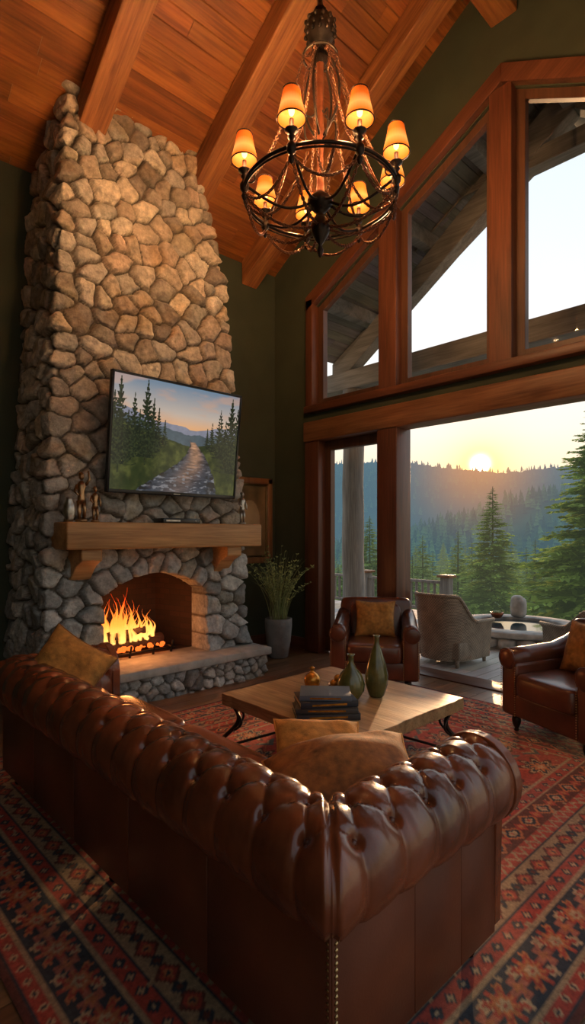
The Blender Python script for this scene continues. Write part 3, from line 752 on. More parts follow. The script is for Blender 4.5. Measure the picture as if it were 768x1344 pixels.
    for sg,cc,xf in ((-1,cY0,AF0),(1,cY1,AF1)):
        pts=[(cc+sg*(-R-.02),.12),(cc+sg*(-R-.02),zc)]
        for k in range(17):
            a=math.pi-(math.pi+math.radians(58))*k/16; pts.append((cc+sg*(R+.020)*math.cos(a),zc+(R+.020)*math.sin(a)))
        pts.append((cc+sg*.075,.12))
        b.prism(pts,xf-.035,xf+.012,mat=0,bevel=.006)
        for k in range(len(pts)-1):
            p,q_=Vector(pts[k]),Vector(pts[k+1]); n_=max(1,int((q_-p).length/.022))
            for j in range(n_):
                r=p.lerp(q_,j/n_); cen=Vector((cc,zc if r.y>zc-.1 else r.y)); dv=(cen-r); r=r+(dv.normalized()*.014 if dv.length>.01 else dv*0)
                b.sell((xf+.013,r.x,r.y),(.004,.007,.007),1,1,8,4,3)
    for k in range(26):
        z=.12+k*.0165
        b.sell((bx0+.003,by0+.013,z),(.005,.0065,.0065),1,1,8,5,3)
        b.sell((bx0+.018,by0-.001,z),(.0065,.005,.0065),1,1,8,5,3)
    for x,y in ((bx0+.07,by0+.07),(bx0+.07,by1-.07),(AF0-.09,by0+.07),(AF1-.09,by1-.07),(bx0+.07,(by0+by1)/2)):
        b.lathe([(0,0),(.018,0),(.022,.012),(.014,.02),(.032,.045),(.040,.07),(.036,.1),(0,.105)],(x,y,ZR),16,4)
    b.build('body',[M_leather,M_button,M_leatherB,M_brass,M_iron],parent=par)
sofa()
def pillow_obj(name,w,h,t,loc,rot,m,pip,seed=0,bend=0):
    b=MB(); b.pillow(w,h,t,0,None,28,1,seed,bend); return b.build(name,[m,pip],loc=loc,rot=rot)
R_=math.radians
pillow_obj('throw_pillow',.56,.38,.20,(1.49,1.315,.635),(R_(14),R_(-9),R_(-38)),M_brownfab,M_mustard,1,.05)
pillow_obj('throw_pillow.001',.36,.34,.16,(1.59,1.53,.615),(R_(30),R_(3),R_(-40)),M_mustard,M_mustard,2)
pillow_obj('throw_pillow.002',.42,.42,.17,(1.235,3.22,.70),(R_(60),R_(28),R_(-50)),M_mustard,M_brownfab,4)
# ------------------------------------------------------------------ coffee table
def f(b):
    x0,x1,y0,y1=2.14,3.20,1.80,2.94
    pts=[]
    def edge(p,q,n):
        for k in range(n):
            t=k/n; x=p[0]+(q[0]-p[0])*t; y=p[1]+(q[1]-p[1])*t
            j=random.uniform(-.006,.006) if 0<k else 0
            pts.append((x+(j if p[0]==q[0] else 0),y+(j if p[1]==q[1] else 0)))
    edge((x0,y0),(x1,y0),22); edge((x1,y0),(x1,y1),22); edge((x1,y1),(x0,y1),22); edge((x0,y1),(x0,y0),22)
    b.prism(pts,.382,.455,'z',0,bevel=.004)
    xa,xb,ya,yb=x0+.05,x1-.05,y0+.05,y1-.05
    for (p,q) in (((xa,ya),(xb,ya)),((xb,ya),(xb,yb)),((xb,yb),(xa,yb)),((xa,yb),(xa,ya))):
        b.tube([(p[0],p[1],.372),(q[0],q[1],.372)],.014,8,1)
        b.tube([(p[0],p[1],.12),(((p[0]+q[0])/2),(p[1]+q[1])/2,.10),(q[0],q[1],.12)],.009,8,1)
    cx_,cy_=(x0+x1)/2,(y0+y1)/2
    for (x,y) in ((xa,ya),(xb,ya),(xb,yb),(xa,yb)):
        d=Vector((x-cx_,y-cy_,0)).normalized()
        pts=[]
        for k in range(25):
            t=k/24; z=.375*(1-t)+.02*t+ZR*.5
            off=.055*math.sin(t*math.pi*1.9)
            pts.append(Vector((x,y,z))-d*off+d*.05*t)
        b.tube(pts,.014,8,1)
        e=pts[-1]; sc=[]
        for k in range(18):
            a=-math.pi/2+k/17*math.pi*1.6; r=.035*(1-k/24); sc.append(e+d*(r*math.cos(a))+Vector((0,0,.035+r*math.sin(a))))
        b.tube(sc,.010,8,1)
        for u_ in (Vector((cx_-x,0,0)).normalized(),Vector((0,cy_-y,0)).normalized()):
            s2=[Vector((x,y,.36))+u_*(.02+.075*math.sin(k/15*math.pi))+Vector((0,0,-.14*(1-k/15))) for k in range(16)]
            b.tube(s2,.008,8,1)
one('coffee_table',[M_table,M_iron],f)
TZ=.456
def f(b):
    z=TZ
    for i,(w,d,h,c,a) in enumerate(((.36,.25,.036,(.035,.03,.03),.1),(.35,.24,.032,(.05,.045,.04),.02),(.33,.23,.034,(.02,.022,.03),.16),(.29,.21,.030,(.10,.12,.15),-.05))):
        M=Matrix.Translation((2.33,2.19,z))@Matrix.Rotation(R_(-43)+a,4,'Z')
        b.box((-w/2,-d/2,0),(w/2,d/2,.004),0,.0015,M=M,col=c); b.box((-w/2,-d/2,h-.004),(w/2,d/2,h),0,.0015,M=M,col=c)
        b.box((-w/2,-d/2,0),(w/2,-d/2+.004,h),0,.0015,M=M,col=c)
        b.box((-w/2+.006,-d/2+.003,.004),(w/2-.006,d/2-.006,h-.004),1,M=M)
        b.box((-w*.3,-d/2-.0008,h*.35),(w*.3,-d/2,h*.65),2,M=M)
        z+=h+.0005
one('stacked_books',[M_book,M_page,M_gold],f)
def f(b): b.lathe([(0,0),(.045,0),(.055,.01),(.085,.06),(.088,.10),(.068,.16),(.032,.20),(.018,.235),(.018,.27),(.026,.285),(.020,.285),(.012,.26),(0,.25)],(2.65,2.27,TZ),28,0)
one('olive_vase',[M_green],f)
def f(b): b.lathe([(0,0),(.040,0),(.050,.01),(.072,.08),(.074,.14),(.056,.22),(.030,.30),(.016,.34),(.016,.375),(.023,.39),(.017,.39),(.010,.36),(0,.35)],(2.82,2.20,TZ),28,0)
one('olive_vase.001',[M_green],f)
def f(b): b.lathe([(0,0),(.03,0),(.05,.02),(.058,.05),(.050,.08),(.025,.10),(.012,.11),(.012,.125),(.02,.135),(.012,.14),(0,.15)],(2.66,2.62,TZ),24,0)
one('gold_lidded_jar',[M_gold],f)
def f(b):
    b.lathe([(0,0),(.03,0),(.05,.02),(.07,.045),(.067,.047),(.045,.025),(0,.02)],(2.74,2.46,TZ),24,0)
    for dx,dy,dz in ((.02,.02,.05),(-.025,.015,.05),(0,-.028,.052),(0,.0,.082)): b.sell((2.74+dx,2.46+dy,TZ+dz),(.026,.026,.024),1,1,14,8,0)
one('gold_fruit_bowl',[M_gold],f)
# ------------------------------------------------------------------ armchairs
def armchair(name,loc,rz):
    b=MB()
    b.box((-.37,-.36,.12),(.37,.38,.29),0,.02,3)
    b.sell((0,-.07,.365),(.262,.335,.095),.3,.25,36,18,0)
    for s in (-1,1):
        b.box((s*.335-.08,-.37,.115),(s*.335+.08,.36,.53),0,.035,3)
        pts=[(s*.340,-.375,.545),(s*.340,-.2,.545),(s*.34,.10,.555),(s*.335,.25,.60),(s*.33,.34,.66)]
        b.tube(pts,[.075,.078,.078,.075,.06],20,0)
        b.sell((s*.340,-.378,.545),(.075,.018,.075),1,1,20,10,0)
        b.tube([(s*.340+.076*math.cos(t),-.378,.545+.076*math.sin(t)) for t in np.linspace(0,2*math.pi,28,endpoint=False)],.005,6,0,closed=True)
        for k in range(22):
            b.sell((s*.335-s*.068,-.371,.13+k*.017),(.005,.004,.005),1,1,6,4,1); b.sell((s*.335+s*.068,-.371,.13+k*.017),(.005,.004,.005),1,1,6,4,1)
    M=Matrix.Translation((0,.31,.28))@Matrix.Rotation(R_(-9),4,'X')
    b.sell((0,0,.26),(.37,.095,.275),.22,.30,40,24,0,M=M)
    b.sell((0,-.07,.26),(.265,.07,.225),.4,.3,36,18,0,M=M)
    for x in (-.31,.31):
        for y in (-.31,.32):
            b.lathe([(0,0),(.016,0),(.02,.012),(.014,.022),(.028,.05),(.034,.08),(.03,.12),(0,.122)],(x,y,0),14,2)
    return b.build(name,[M_leatherD,M_brass,M_iron],loc=loc,rot=(0,0,rz))
def face(v): return math.atan2(v[1],v[0])+math.pi/2
armchair('leather_armchair',(4.36,3.42,ZR),face((-.80,-.60)))
armchair('leather_armchair.001',(4.26,1.46,ZR),face((-.93,.36)))
def chair_pillow(name,base,phi,m,z=.60,off=.10,w=.4,seed=0,tilt=70):
    f_=Vector((math.cos(phi),math.sin(phi),0)); p=Vector(base)-f_*off
    pillow_obj(name,w,w*.92,.15,(p.x,p.y,z),(R_(tilt),0,phi+math.pi/2),m,M_brownfab,seed)
chair_pillow('throw_pillow.003',(4.36,3.42,0),math.atan2(-.60,-.80),M_mustard,z=.64,off=.08,seed=3)
chair_pillow('throw_pillow.004',(4.26,1.46,0),math.atan2(.36,-.93),M_mustard,z=.65,off=.08,w=.42,seed=6)
# ------------------------------------------------------------------ plant
def f(b):
    c=(4.47,4.98,0)
    b.lathe([(0,0),(.10,0),(.115,.01),(.15,.2),(.165,.38),(.165,.47),(.15,.475),(.145,.44),(0,.43)],c,32,0)
    b.lathe([(0,.44),(.145,.44)],c,20,2)
    for i in range(150):
        a=random.uniform(0,2*math.pi); L_=random.uniform(.45,.95); sp=random.uniform(.05,.5)*L_; r0=random.uniform(0,.09)
        d=Vector((math.cos(a),math.sin(a),0)); pts=[];rs=[]
        for k in range(9):
            t=k/8; p=Vector((c[0],c[1],.43))+d*(r0+sp*t**1.7)+Vector((0,0,L_*(t-.18*t**3*(sp/L_)*3)))
            p+=Vector((math.sin(t*6+i)*.008,math.cos(t*5+i)*.008,0)); pts.append(p); rs.append(.0055*(1-t*.85))
        g=random.uniform(.7,1.7); b.tube(pts,rs,4,1,col=(g,g*random.uniform(.9,1.15),g*.9))
        if i%2==0:
            for k in range(4,9):
                for s in (-1,1):
                    q=pts[k]; dd=Vector((random.uniform(-1,1),random.uniform(-1,1),.6)).normalized()*random.uniform(.02,.045)
                    b.tube([q,q+dd*.5,q+dd],[.003,.007,.001],4,1,col=(g*1.1,g*1.05,g*.8))
one('potted_grass',[M_concrete,M_leaf,M_char],f)
PX0,PX1,PZ0,PZ1=4.08,4.97,1.10,2.24
def f(b):
    x0,x1,z0,z1=PX0,PX1,PZ0,PZ1; y=YF-.002
    w=.085
    for (a,c) in (((x0,z0),(x1,z0+w)),((x0,z1-w),(x1,z1)),((x0,z0),(x0+w,z1)),((x1-w,z0),(x1,z1))):
        b.box((a[0],y-.05,a[1]),(c[0],y,c[1]),0,.012)
    w2_=w+.02
    for (a,c) in (((x0+w-.01,z0+w-.01),(x1-w+.01,z0+w2_)),((x0+w-.01,z1-w2_),(x1-w+.01,z1-w+.01)),((x0+w-.01,z0+w),(x0+w2_,z1-w)),((x1-w2_,z0+w),(x1-w+.01,z1-w))):
        b.box((a[0],y-.038,a[1]),(c[0],y-.005,c[1]),1,.003)
fr=one('framed_painting',[M_frame,M_brass],f)
nx,ny=80,80; X,Y=np.meshgrid(np.linspace(PX0+.09,PX1-.09,nx),np.linspace(PZ0+.09,PZ1-.09,ny),indexing='ij')
P3=np.stack([X,Y,0*X],-1); t=fbm(P3,4,3,4)[...,None]; t2=fbm(P3,7,8,4)[...,None]
cc=np.array([.42,.23,.09])*(t**1.3)*1.4+np.array([.05,.06,.03])*t2
mm_=(np.hypot((X-4.6)/.17,(Y-1.66)/.28)<1)[...,None]; cc=np.where(mm_,np.array([.50,.36,.20])*(.4+t),cc)
pn=npmesh('canvas',np.stack([X,0*X+YF-.012,Y],-1).reshape(-1,3),gridfaces(nx,ny),[M_paint],cc.reshape(-1,3)); pn.parent=fr
# ------------------------------------------------------------------ mantel objects
MZ=1.596
def figurine(b,c,h,mm,pose=0):
    x,y,z=c; s=h/.4
    b.lathe([(0,0),(.045*s,0),(.045*s,.015*s),(.035*s,.025*s),(0,.025*s)],(x,y,z),18,mm)
    P=lambda a,bb,cc_:(x+a*s,y+bb*s,z+cc_*s)
    b.tube([P(-.015,0,.02),P(-.018,-.004,.08),P(-.016,0,.16)],[.012*s,.014*s,.022*s],10,mm)
    b.tube([P(.018,0,.02),P(.022,-.012,.09),P(.014,0,.16)],[.012*s,.014*s,.022*s],10,mm)
    b.tube([P(0,0,.14),P(0,-.002,.18),P(0,0,.22),P(0,0,.27),P(0,0,.295),P(0,0,.315)],[.030*s,.029*s,.024*s,.036*s,.028*s,.011*s],12,mm)
    b.tube([P(-.034,0,.28),P(-.055,-.01,.23),P(-.04,-.045,.20)],[.012*s,.010*s,.007*s],8,mm)
    if pose: b.tube([P(.034,0,.28),P(.06,-.01,.33),P(.05,-.01,.39)],[.012*s,.010*s,.006*s],8,mm)
    else: b.tube([P(.034,0,.28),P(.056,-.01,.22),P(.045,-.03,.17)],[.012*s,.010*s,.007*s],8,mm)
    b.sell(P(0,-.004,.345),(.020*s,.022*s,.027*s),1,1,14,10,mm)
    b.sell(P(0,-.026,.343),(.004*s,.005*s,.006*s),1,1,8,6,mm)
    b.sell(P(0,.006,.36),(.021*s,.022*s,.02*s),1,1,12,8,mm)
def f(b): figurine(b,(1.89,4.58,MZ),.44,0,1)
one('bronze_figurine',[M_bronze],f)
def f(b): figurine(b,(2.0,4.56,MZ),.32,0,0)
one('bronze_figurine.001',[M_bronze],f)
def f(b): b.lathe([(0,0),(.03,0),(.035,.02),(.05,.08),(.045,.14),(.025,.18),(.03,.2),(.024,.2),(0,.18)],(1.79,4.58,MZ),24,0)
one('pewter_vase',[M_silver],f)
def f(b): figurine(b,(3.60,4.58,MZ),.36,0,0)
one('pewter_figurine',[M_silver],f)
def f(b):
    b.box((2.62,4.50,MZ),(3.02,4.68,MZ+.045),0,.004)
    b.box((2.65,4.498,MZ+.015),(2.80,4.50,MZ+.03),1)
    b.sell((2.97,4.50,MZ+.022),(.008,.004,.008),1,1,10,6,1)
one('media_box',[M_black,M_silver],f)
# ------------------------------------------------------------------ chandelier
def shade_mat():
    m=bpy.data.materials.new('amber_shade'); m.use_nodes=True; nt=m.node_tree; nt.nodes.clear()
    o=nt.nodes.new('ShaderNodeOutputMaterial'); e=nt.nodes.new('ShaderNodeEmission'); d=nt.nodes.new('ShaderNodeBsdfDiffuse'); d.inputs[0].default_value=(.22,.045,.008,1)
    tc=nt.nodes.new('ShaderNodeTexCoord'); sp=nt.nodes.new('ShaderNodeSeparateXYZ'); L(nt,tc.outputs['Object'],sp.inputs[0])
    mr=nt.nodes.new('ShaderNodeMapRange'); mr.inputs['From Min'].default_value=3.83; mr.inputs['From Max'].default_value=4.00; L(nt,sp.outputs[2],mr.inputs['Value'])
    cr=nt.nodes.new('ShaderNodeValToRGB'); cr.color_ramp.elements[0].color=(.95,.20,.015,1); cr.color_ramp.elements[1].color=(.45,.045,.003,1); el=cr.color_ramp.elements.new(.32); el.color=(1.1,.46,.10,1); el=cr.color_ramp.elements.new(.65); el.color=(.85,.13,.01,1)
    L(nt,mr.outputs[0],cr.inputs[0]); L(nt,cr.outputs[0],e.inputs[0]); e.inputs[1].default_value=1.1
    a=nt.nodes.new('ShaderNodeAddShader'); L(nt,e.outputs[0],a.inputs[0]); L(nt,d.outputs[0],a.inputs[1]); L(nt,a.outputs[0],o.inputs[0]); return m
CC=(2.565,2.455)
M_bulb=mat('bulb_glass',(1,.8,.5),.3,emit=(1,.55,.2),estr=4)
chE=bpy.data.objects.new('chandelier',None); COL.objects.link(chE)
b=MB(); cx_,cy_=CC; RR=.49; ZRg=3.67
def pol(a,r,z):
    d=Vector((-.687,-.727,0)); rt=Vector((.727,-.687,0)); v=d*math.cos(a)+rt*math.sin(a); return Vector((cx_,cy_,0))+v*r+Vector((0,0,z))
for R0,z0,rr in ((RR,ZRg,.011),(RR,ZRg-.025,.006)):
    b.tube([pol(t,R0,z0) for t in np.linspace(0,2*math.pi,96,endpoint=False)],rr,8,0,closed=True)
b.tube([pol(t,.11,4.56) for t in np.linspace(0,2*math.pi,40,endpoint=False)],.008,8,0,closed=True)
b.lathe([(0,-.40),(.012,-.39),(.022,-.35),(.010,-.32),(.03,-.29),(.058,-.24),(.064,-.20),(.044,-.15),(.022,-.12),(.04,-.10),(.078,-.06),(.083,-.03),(.05,0),(.028,.02)],(cx_,cy_,ZRg),24,0)
b.lathe([(.028,.02),(.023,.1),(.023,.4),(.030,.42),(.023,.44),(.023,.8),(.028,.88)],(cx_,cy_,ZRg),16,1)
b.lathe([(.03,.84),(.05,.87),(.035,.90),(.02,.93),(.03,.95),(.06,.98),(.09,1.02),(.097,1.07),(.085,1.12),(.05,1.15),(.025,1.17),(.04,1.19),(.02,1.21),(.015,1.28),(.03,1.30),(.012,1.32)],(cx_,cy_,ZRg),20,0,wob=.04)
for k in range(12):
    for zz_ in (1.02,1.06,1.10): 
        a=k*math.pi/6+zz_*3; b.sell(pol(a,.092,ZRg+zz_),(.014,.014,.016),1,1,8,6,0)
def link_chain(p0,p1,sag,n=None,r=.013,w=.0040,mm=4):
    p0=Vector(p0);p1=Vector(p1); ln=(p1-p0).length+sag*1.5; n=n or int(ln/(r*1.55))
    P=[p0.lerp(p1,k/n)+Vector((0,0,-4*sag*(k/n)*(1-k/n))) for k in range(n+1)]
    for k in range(n):
        c=(P[k]+P[k+1])/2; d=(P[k+1]-P[k]).normalized(); a,bb=frame_from(d); s_=a if k%2 else bb
        b.tube([c+d*r*1.15*math.cos(t)+s_*r*.62*math.sin(t) for t in np.linspace(0,2*math.pi,8,endpoint=False)],w,4,mm,closed=True)
link_chain((cx_,cy_,4.98),(cx_,cy_,6.32),0,r=.028,w=.006,mm=0)
b.lathe([(0,0),(.07,0),(.06,-.03),(.02,-.05),(0,-.05)],(cx_,cy_,6.358),20,0)
angs=[math.radians(a) for a in (-131,-77,-22,24,68,101,143,189)]
shade_l=[]
for i,a in enumerate(angs):
    pts=[pol(a,.06+(RR-.06)*t,ZRg-.05-.10*math.sin(math.pi*t)*(1-.5*t)+.05*t) for t in np.linspace(0,1,14)]
    b.tube(pts,.009,8,0)
    c=pol(a,RR,0)
    sc=[pol(a,RR-.03-.045*math.sin(t)*(1-t/9),ZRg+.05+.045*math.cos(t)*(1-t/9)) for t in np.linspace(0,5.2,16)]
    b.tube(sc,.0055,6,0)
    # upper scroll brackets on the stem
    sc=[pol(a,.03+.075*math.sin(t*.62),ZRg+.30+.05*t+.03*math.cos(t*2)) for t in np.linspace(0,5,20)]
    if i%2: b.tube(sc,.006,6,0)
    pts=[pol(a,.02+.11*math.sin(math.pi*t)**.8,4.60-.55*t) for t in np.linspace(0,1,12)]
    if i%2==0: b.tube(pts,.008,6,0)
    b.lathe([(0,-.10),(.010,-.092),(.020,-.068),(.009,-.05),(.026,-.03),(.030,0),(.018,.02),(.012,.035),(.024,.05),(.013,.065),(.038,.085),(.040,.092),(.013,.098),(.013,.15),(0,.152)],(c.x,c.y,ZRg),14,0)
    b.lathe([(.080,.150),(.073,.190),(.062,.235),(.053,.280),(.047,.315)],(c.x,c.y,ZRg),48,2,wob=.022)
    for rr_,zz_ in ((.081,.150),(.048,.315)):
        b.tube([(c.x+rr_*math.cos(t),c.y+rr_*math.sin(t),ZRg+zz_) for t in np.linspace(0,2*math.pi,28,endpoint=False)],.004,6,0,closed=True)
    b.sell((c.x,c.y,ZRg+.20),(.018,.018,.032),1,1,10,8,3)
    link_chain(pol(a,.11,4.55),pol(a,RR,ZRg+.02),.16)
    a2=angs[(i+1)%8]; 
    link_chain(pol(a,RR,ZRg-.05),pol(a2,RR,ZRg-.05),.11)
    if i%2==0: link_chain(pol(a,.10,4.0),pol(a+.5,RR*.98,ZRg),.2)
    link_chain(pol(a,.04,ZRg-.20),pol(a,RR,ZRg-.06),.08)
    link_chain(pol(a,.04,4.62),pol(a,.11,4.56),.03,n=6)
    shade_l.append(c)
b.build('body',[M_iron,M_copper,shade_mat(),M_bulb,M_chain],parent=chE)
for i,c in enumerate(shade_l):
    ld=bpy.data.lights.new('bulb_%d'%(i+1),'POINT'); ld.energy=38; ld.color=(1,.52,.21); ld.shadow_soft_size=.03
    lo=bpy.data.objects.new('bulb_%d'%(i+1),ld); lo.location=(c.x,c.y,ZRg+.335); COL.objects.link(lo); lo.parent=chE
ld=bpy.data.lights.new('fire_glow','POINT'); ld.energy=11; ld.color=(1,.33,.09); ld.shadow_soft_size=.12
lo=bpy.data.objects.new('fire_glow',ld); lo.location=(2.50,4.88,.66); COL.objects.link(lo)

# ------------------------------------------------------------------ porch structure
def f(b):
    X0,X1=6.78,7.02
    b.prism([(6.6,3.84),(-1.6,3.84),(-1.6,4.14),(6.6,4.14)],X0,X1,bevel=.015)
    for sg in (1,-1):
        Y=lambda y:y if sg>0 else 2*YA-y
        b.prism([(Y(6.2),3.90),(Y(6.2),4.22),(Y(YA),6.9),(Y(YA),6.45)],X0+.01,X1-.01,bevel=.015)
        b.prism([(Y(6.6),cz(6.6)-.02),(Y(YA),cz(YA)-.02),(Y(YA),cz(YA)-.3),(Y(6.6),cz(6.6)-.3)],7.2,7.42,bevel=.01)
        b.prism([(Y(6.3),cz(6.3)-.02),(Y(YA),cz(YA)-.02),(Y(YA),cz(YA)-.25),(Y(6.3),cz(6.3)-.25)],5.9,6.08,bevel=.01)
        ys_=np.arange(YA,4.6,.16)
        for a in ys_:
            a2=a+.155; zb=max(6.1,4.0+ (6.2-a2)/(6.2-YA)*2.6)
            b.prism([(Y(a),zb),(Y(a2),zb),(Y(a2),cz(a2)-.03),(Y(a),cz(a)-.03)],X0+.09,X0+.12,bevel=.003)
    b.prism([(3.55,6.0),(2*YA-3.55,6.0),(2*YA-3.35,6.22),(3.35,6.22)],X0+.02,X1-.02,bevel=.01)
    for y in (5.6,4.4,3.4,1.5,.4,-.6):
        yy_=y if y>YA else 2*YA-y
        b.box((5.26,y-.08,cz(yy_)-.22-.05),(7.4,y+.08,cz(yy_)-.06),bevel=.01)
    b.box((5.26,YA-.12,cz(YA)-.5),(7.4,YA+.12,cz(YA)-.1),bevel=.01)
one('porch_truss',[M_grey],f)
def f(b):
    pts=[(6.9+.01*math.sin(k),5.86+.01*math.cos(k*2),-.05+k*.388) for k in range(11)]
    b.tube(pts,[.19,.185,.18,.178,.18,.175,.172,.17,.17,.168,.165],20,0)
one('porch_post',[M_greyv],f)
def f(b):
    pts=[(6.9,-1.1,-.05+k*.388) for k in range(11)]; b.tube(pts,.17,20,0)
one('porch_post.001',[M_greyv],f)
def f(b):
    x=8.9; y0=5.35
    b.box((x-.05,y0,.58),(x+.05,8.9,.63),bevel=.008); b.box((x-.03,y0,.08),(x+.03,8.9,.13),bevel=.006)
    for y in np.arange(y0+.12,8.9,.13): b.box((x-.02,y-.02,.12),(x+.02,y+.02,.59),bevel=.004)
    for y in (y0,7.2,8.85):
        b.box((x-.085,y-.085,-.02),(x+.085,y+.085,.70),bevel=.01); b.box((x-.13,y-.13,.70),(x+.13,y+.13,.745),1,bevel=.008)
one('deck_railing',[M_greyv,M_trimh],f)
PC=(7.68,3.50)
def f(b):
    c=(PC[0],PC[1],0)
    b.lathe([(.80,-.02),(.82,.05),(.80,.16),(.70,.16)],c,48,0,wob=.01)
    b.lathe([(.70,.15),(.88,.15),(.90,.17),(.90,.215),(.88,.23),(.64,.23),(.625,.215),(.625,.10),(0,.10)],c,48,0)
    b.lathe([(0,.19),(.63,.19)],c,40,1)
    for k in range(22):
        a=k*2*math.pi/22; b.sell((c[0]+.80*math.cos(a),c[1]+.80*math.sin(a),.075),(.115,.115,.07),.7,.8,10,8,0)
M_water=mat('pit_water',(.03,.05,.055),.05,spec=.8)
one('stone_fire_pit',[M_pit,M_water],f)
def f(b):
    b.sell((8.18,3.70,.385),(.12,.11,.15),.5,.8,14,10,0); b.sell((8.16,3.71,.49),(.09,.09,.08),.7,.9,12,8,0)
one('garden_stone',[M_pit],f)
def f(b):
    c=(7.94,3.92,.232)
    b.lathe([(0,0),(.06,0),(.09,.05),(.10,.08),(.085,.08),(.05,.03),(0,.02)],c,18,0)
    for k in range(6): b.sell((c[0]+.04*math.cos(k),c[1]+.04*math.sin(k),c[2]+.08),(.03,.03,.025),1,1,10,6,1)
one('clay_dish',[M_copper,M_leaf],f)
def weave():
    m,nt,b=nodes('rattan_basket'); b.inputs['Roughness'].default_value=.7
    tc=nt.nodes.new('ShaderNodeTexCoord'); br=nt.nodes.new('ShaderNodeTexChecker'); br.inputs['Scale'].default_value=60
    L(nt,tc.outputs['Object'],br.inputs[0]); br.inputs[1].default_value=(.38,.30,.22,1); br.inputs[2].default_value=(.22,.17,.12,1)
    n=nt.nodes.new('ShaderNodeTexNoise'); n.inputs['Scale'].default_value=9; L(nt,tc.outputs['Object'],n.inputs[0])
    mx=nt.nodes.new('ShaderNodeMix'); mx.data_type='RGBA'; mx.blend_type='OVERLAY'; mx.inputs[0].default_value=.5; L(nt,br.outputs[0],mx.inputs[6]); L(nt,n.outputs[0],mx.inputs[7]); L(nt,mx.outputs[2],b.inputs['Base Color'])
    bp=nt.nodes.new('ShaderNodeBump'); bp.inputs['Strength'].default_value=.8; bp.inputs['Distance'].default_value=.01; L(nt,br.outputs[1],bp.inputs['Height']); L(nt,bp.outputs[0],b.inputs['Normal']); return m
M_weave=weave()
def rattan(name,loc,rz,low=False):
    b=MB()
    hb=.70 if low else .80
    n=36; vs=[];fs=[]
    def ring(t):
        x=.36*math.copysign(abs(math.sin((t-.5)*math.pi))**.7,(t-.5)); y=-.34+.72*abs(math.cos((t-.5)*math.pi))**.55
        return x,y
    def top(t): 
        k=abs(t-.5)*2; return .50+(hb-.50)*(1-smooth(.45,.85,k))
    for i in range(n+1):
        t=i/n; x,y=ring(t); h_=float(top(t))
        for (z,s) in ((.06,.88),(.25,.93),(.45,.97),(h_-.02,1.05),(h_,1.03),(h_-.02,.95),(.40,.88),(.20,.84)):
            vs.append((x*s,(y-.0)*s if y>0 else y*(1 if s>.9 else 1),z))
    m_=8
    for i in range(n):
        for k in range(m_-1): fs.append([i*m_+k,(i+1)*m_+k,(i+1)*m_+k+1,i*m_+k+1])
    b.add(vs,fs,0,True)
    b.tube([(ring(i/n)[0]*1.03,ring(i/n)[1]*1.02 if ring(i/n)[1]>0 else ring(i/n)[1],float(top(i/n))) for i in range(n+1)],.022,8,0)
    b.box((-.31,-.34,.08),(.31,.28,.28),0,.02)
    b.sell((0,-.03,.34),(.29,.30,.075),.3,.3,28,12,1)
    M=Matrix.Translation((0,.24,.34))@Matrix.Rotation(R_(-12),4,'X'); b.sell((0,-.03,.2),(.25,.06,.2),.5,.4,24,12,1,M=M)
    for x in (-.27,.27):
        for y in (-.3,.26): b.lathe([(0,0),(.02,0),(.025,.09),(0,.09)],(x,y,0),10,0)
    return b.build(name,[M_weave,M_cush],loc=loc,rot=(0,0,rz))
rattan('rattan_armchair',(5.86,3.48,-.010),face((.99,-.05)))
rattan('rattan_armchair.001',(6.45,2.12,-.010),face((.55,.85)),True)

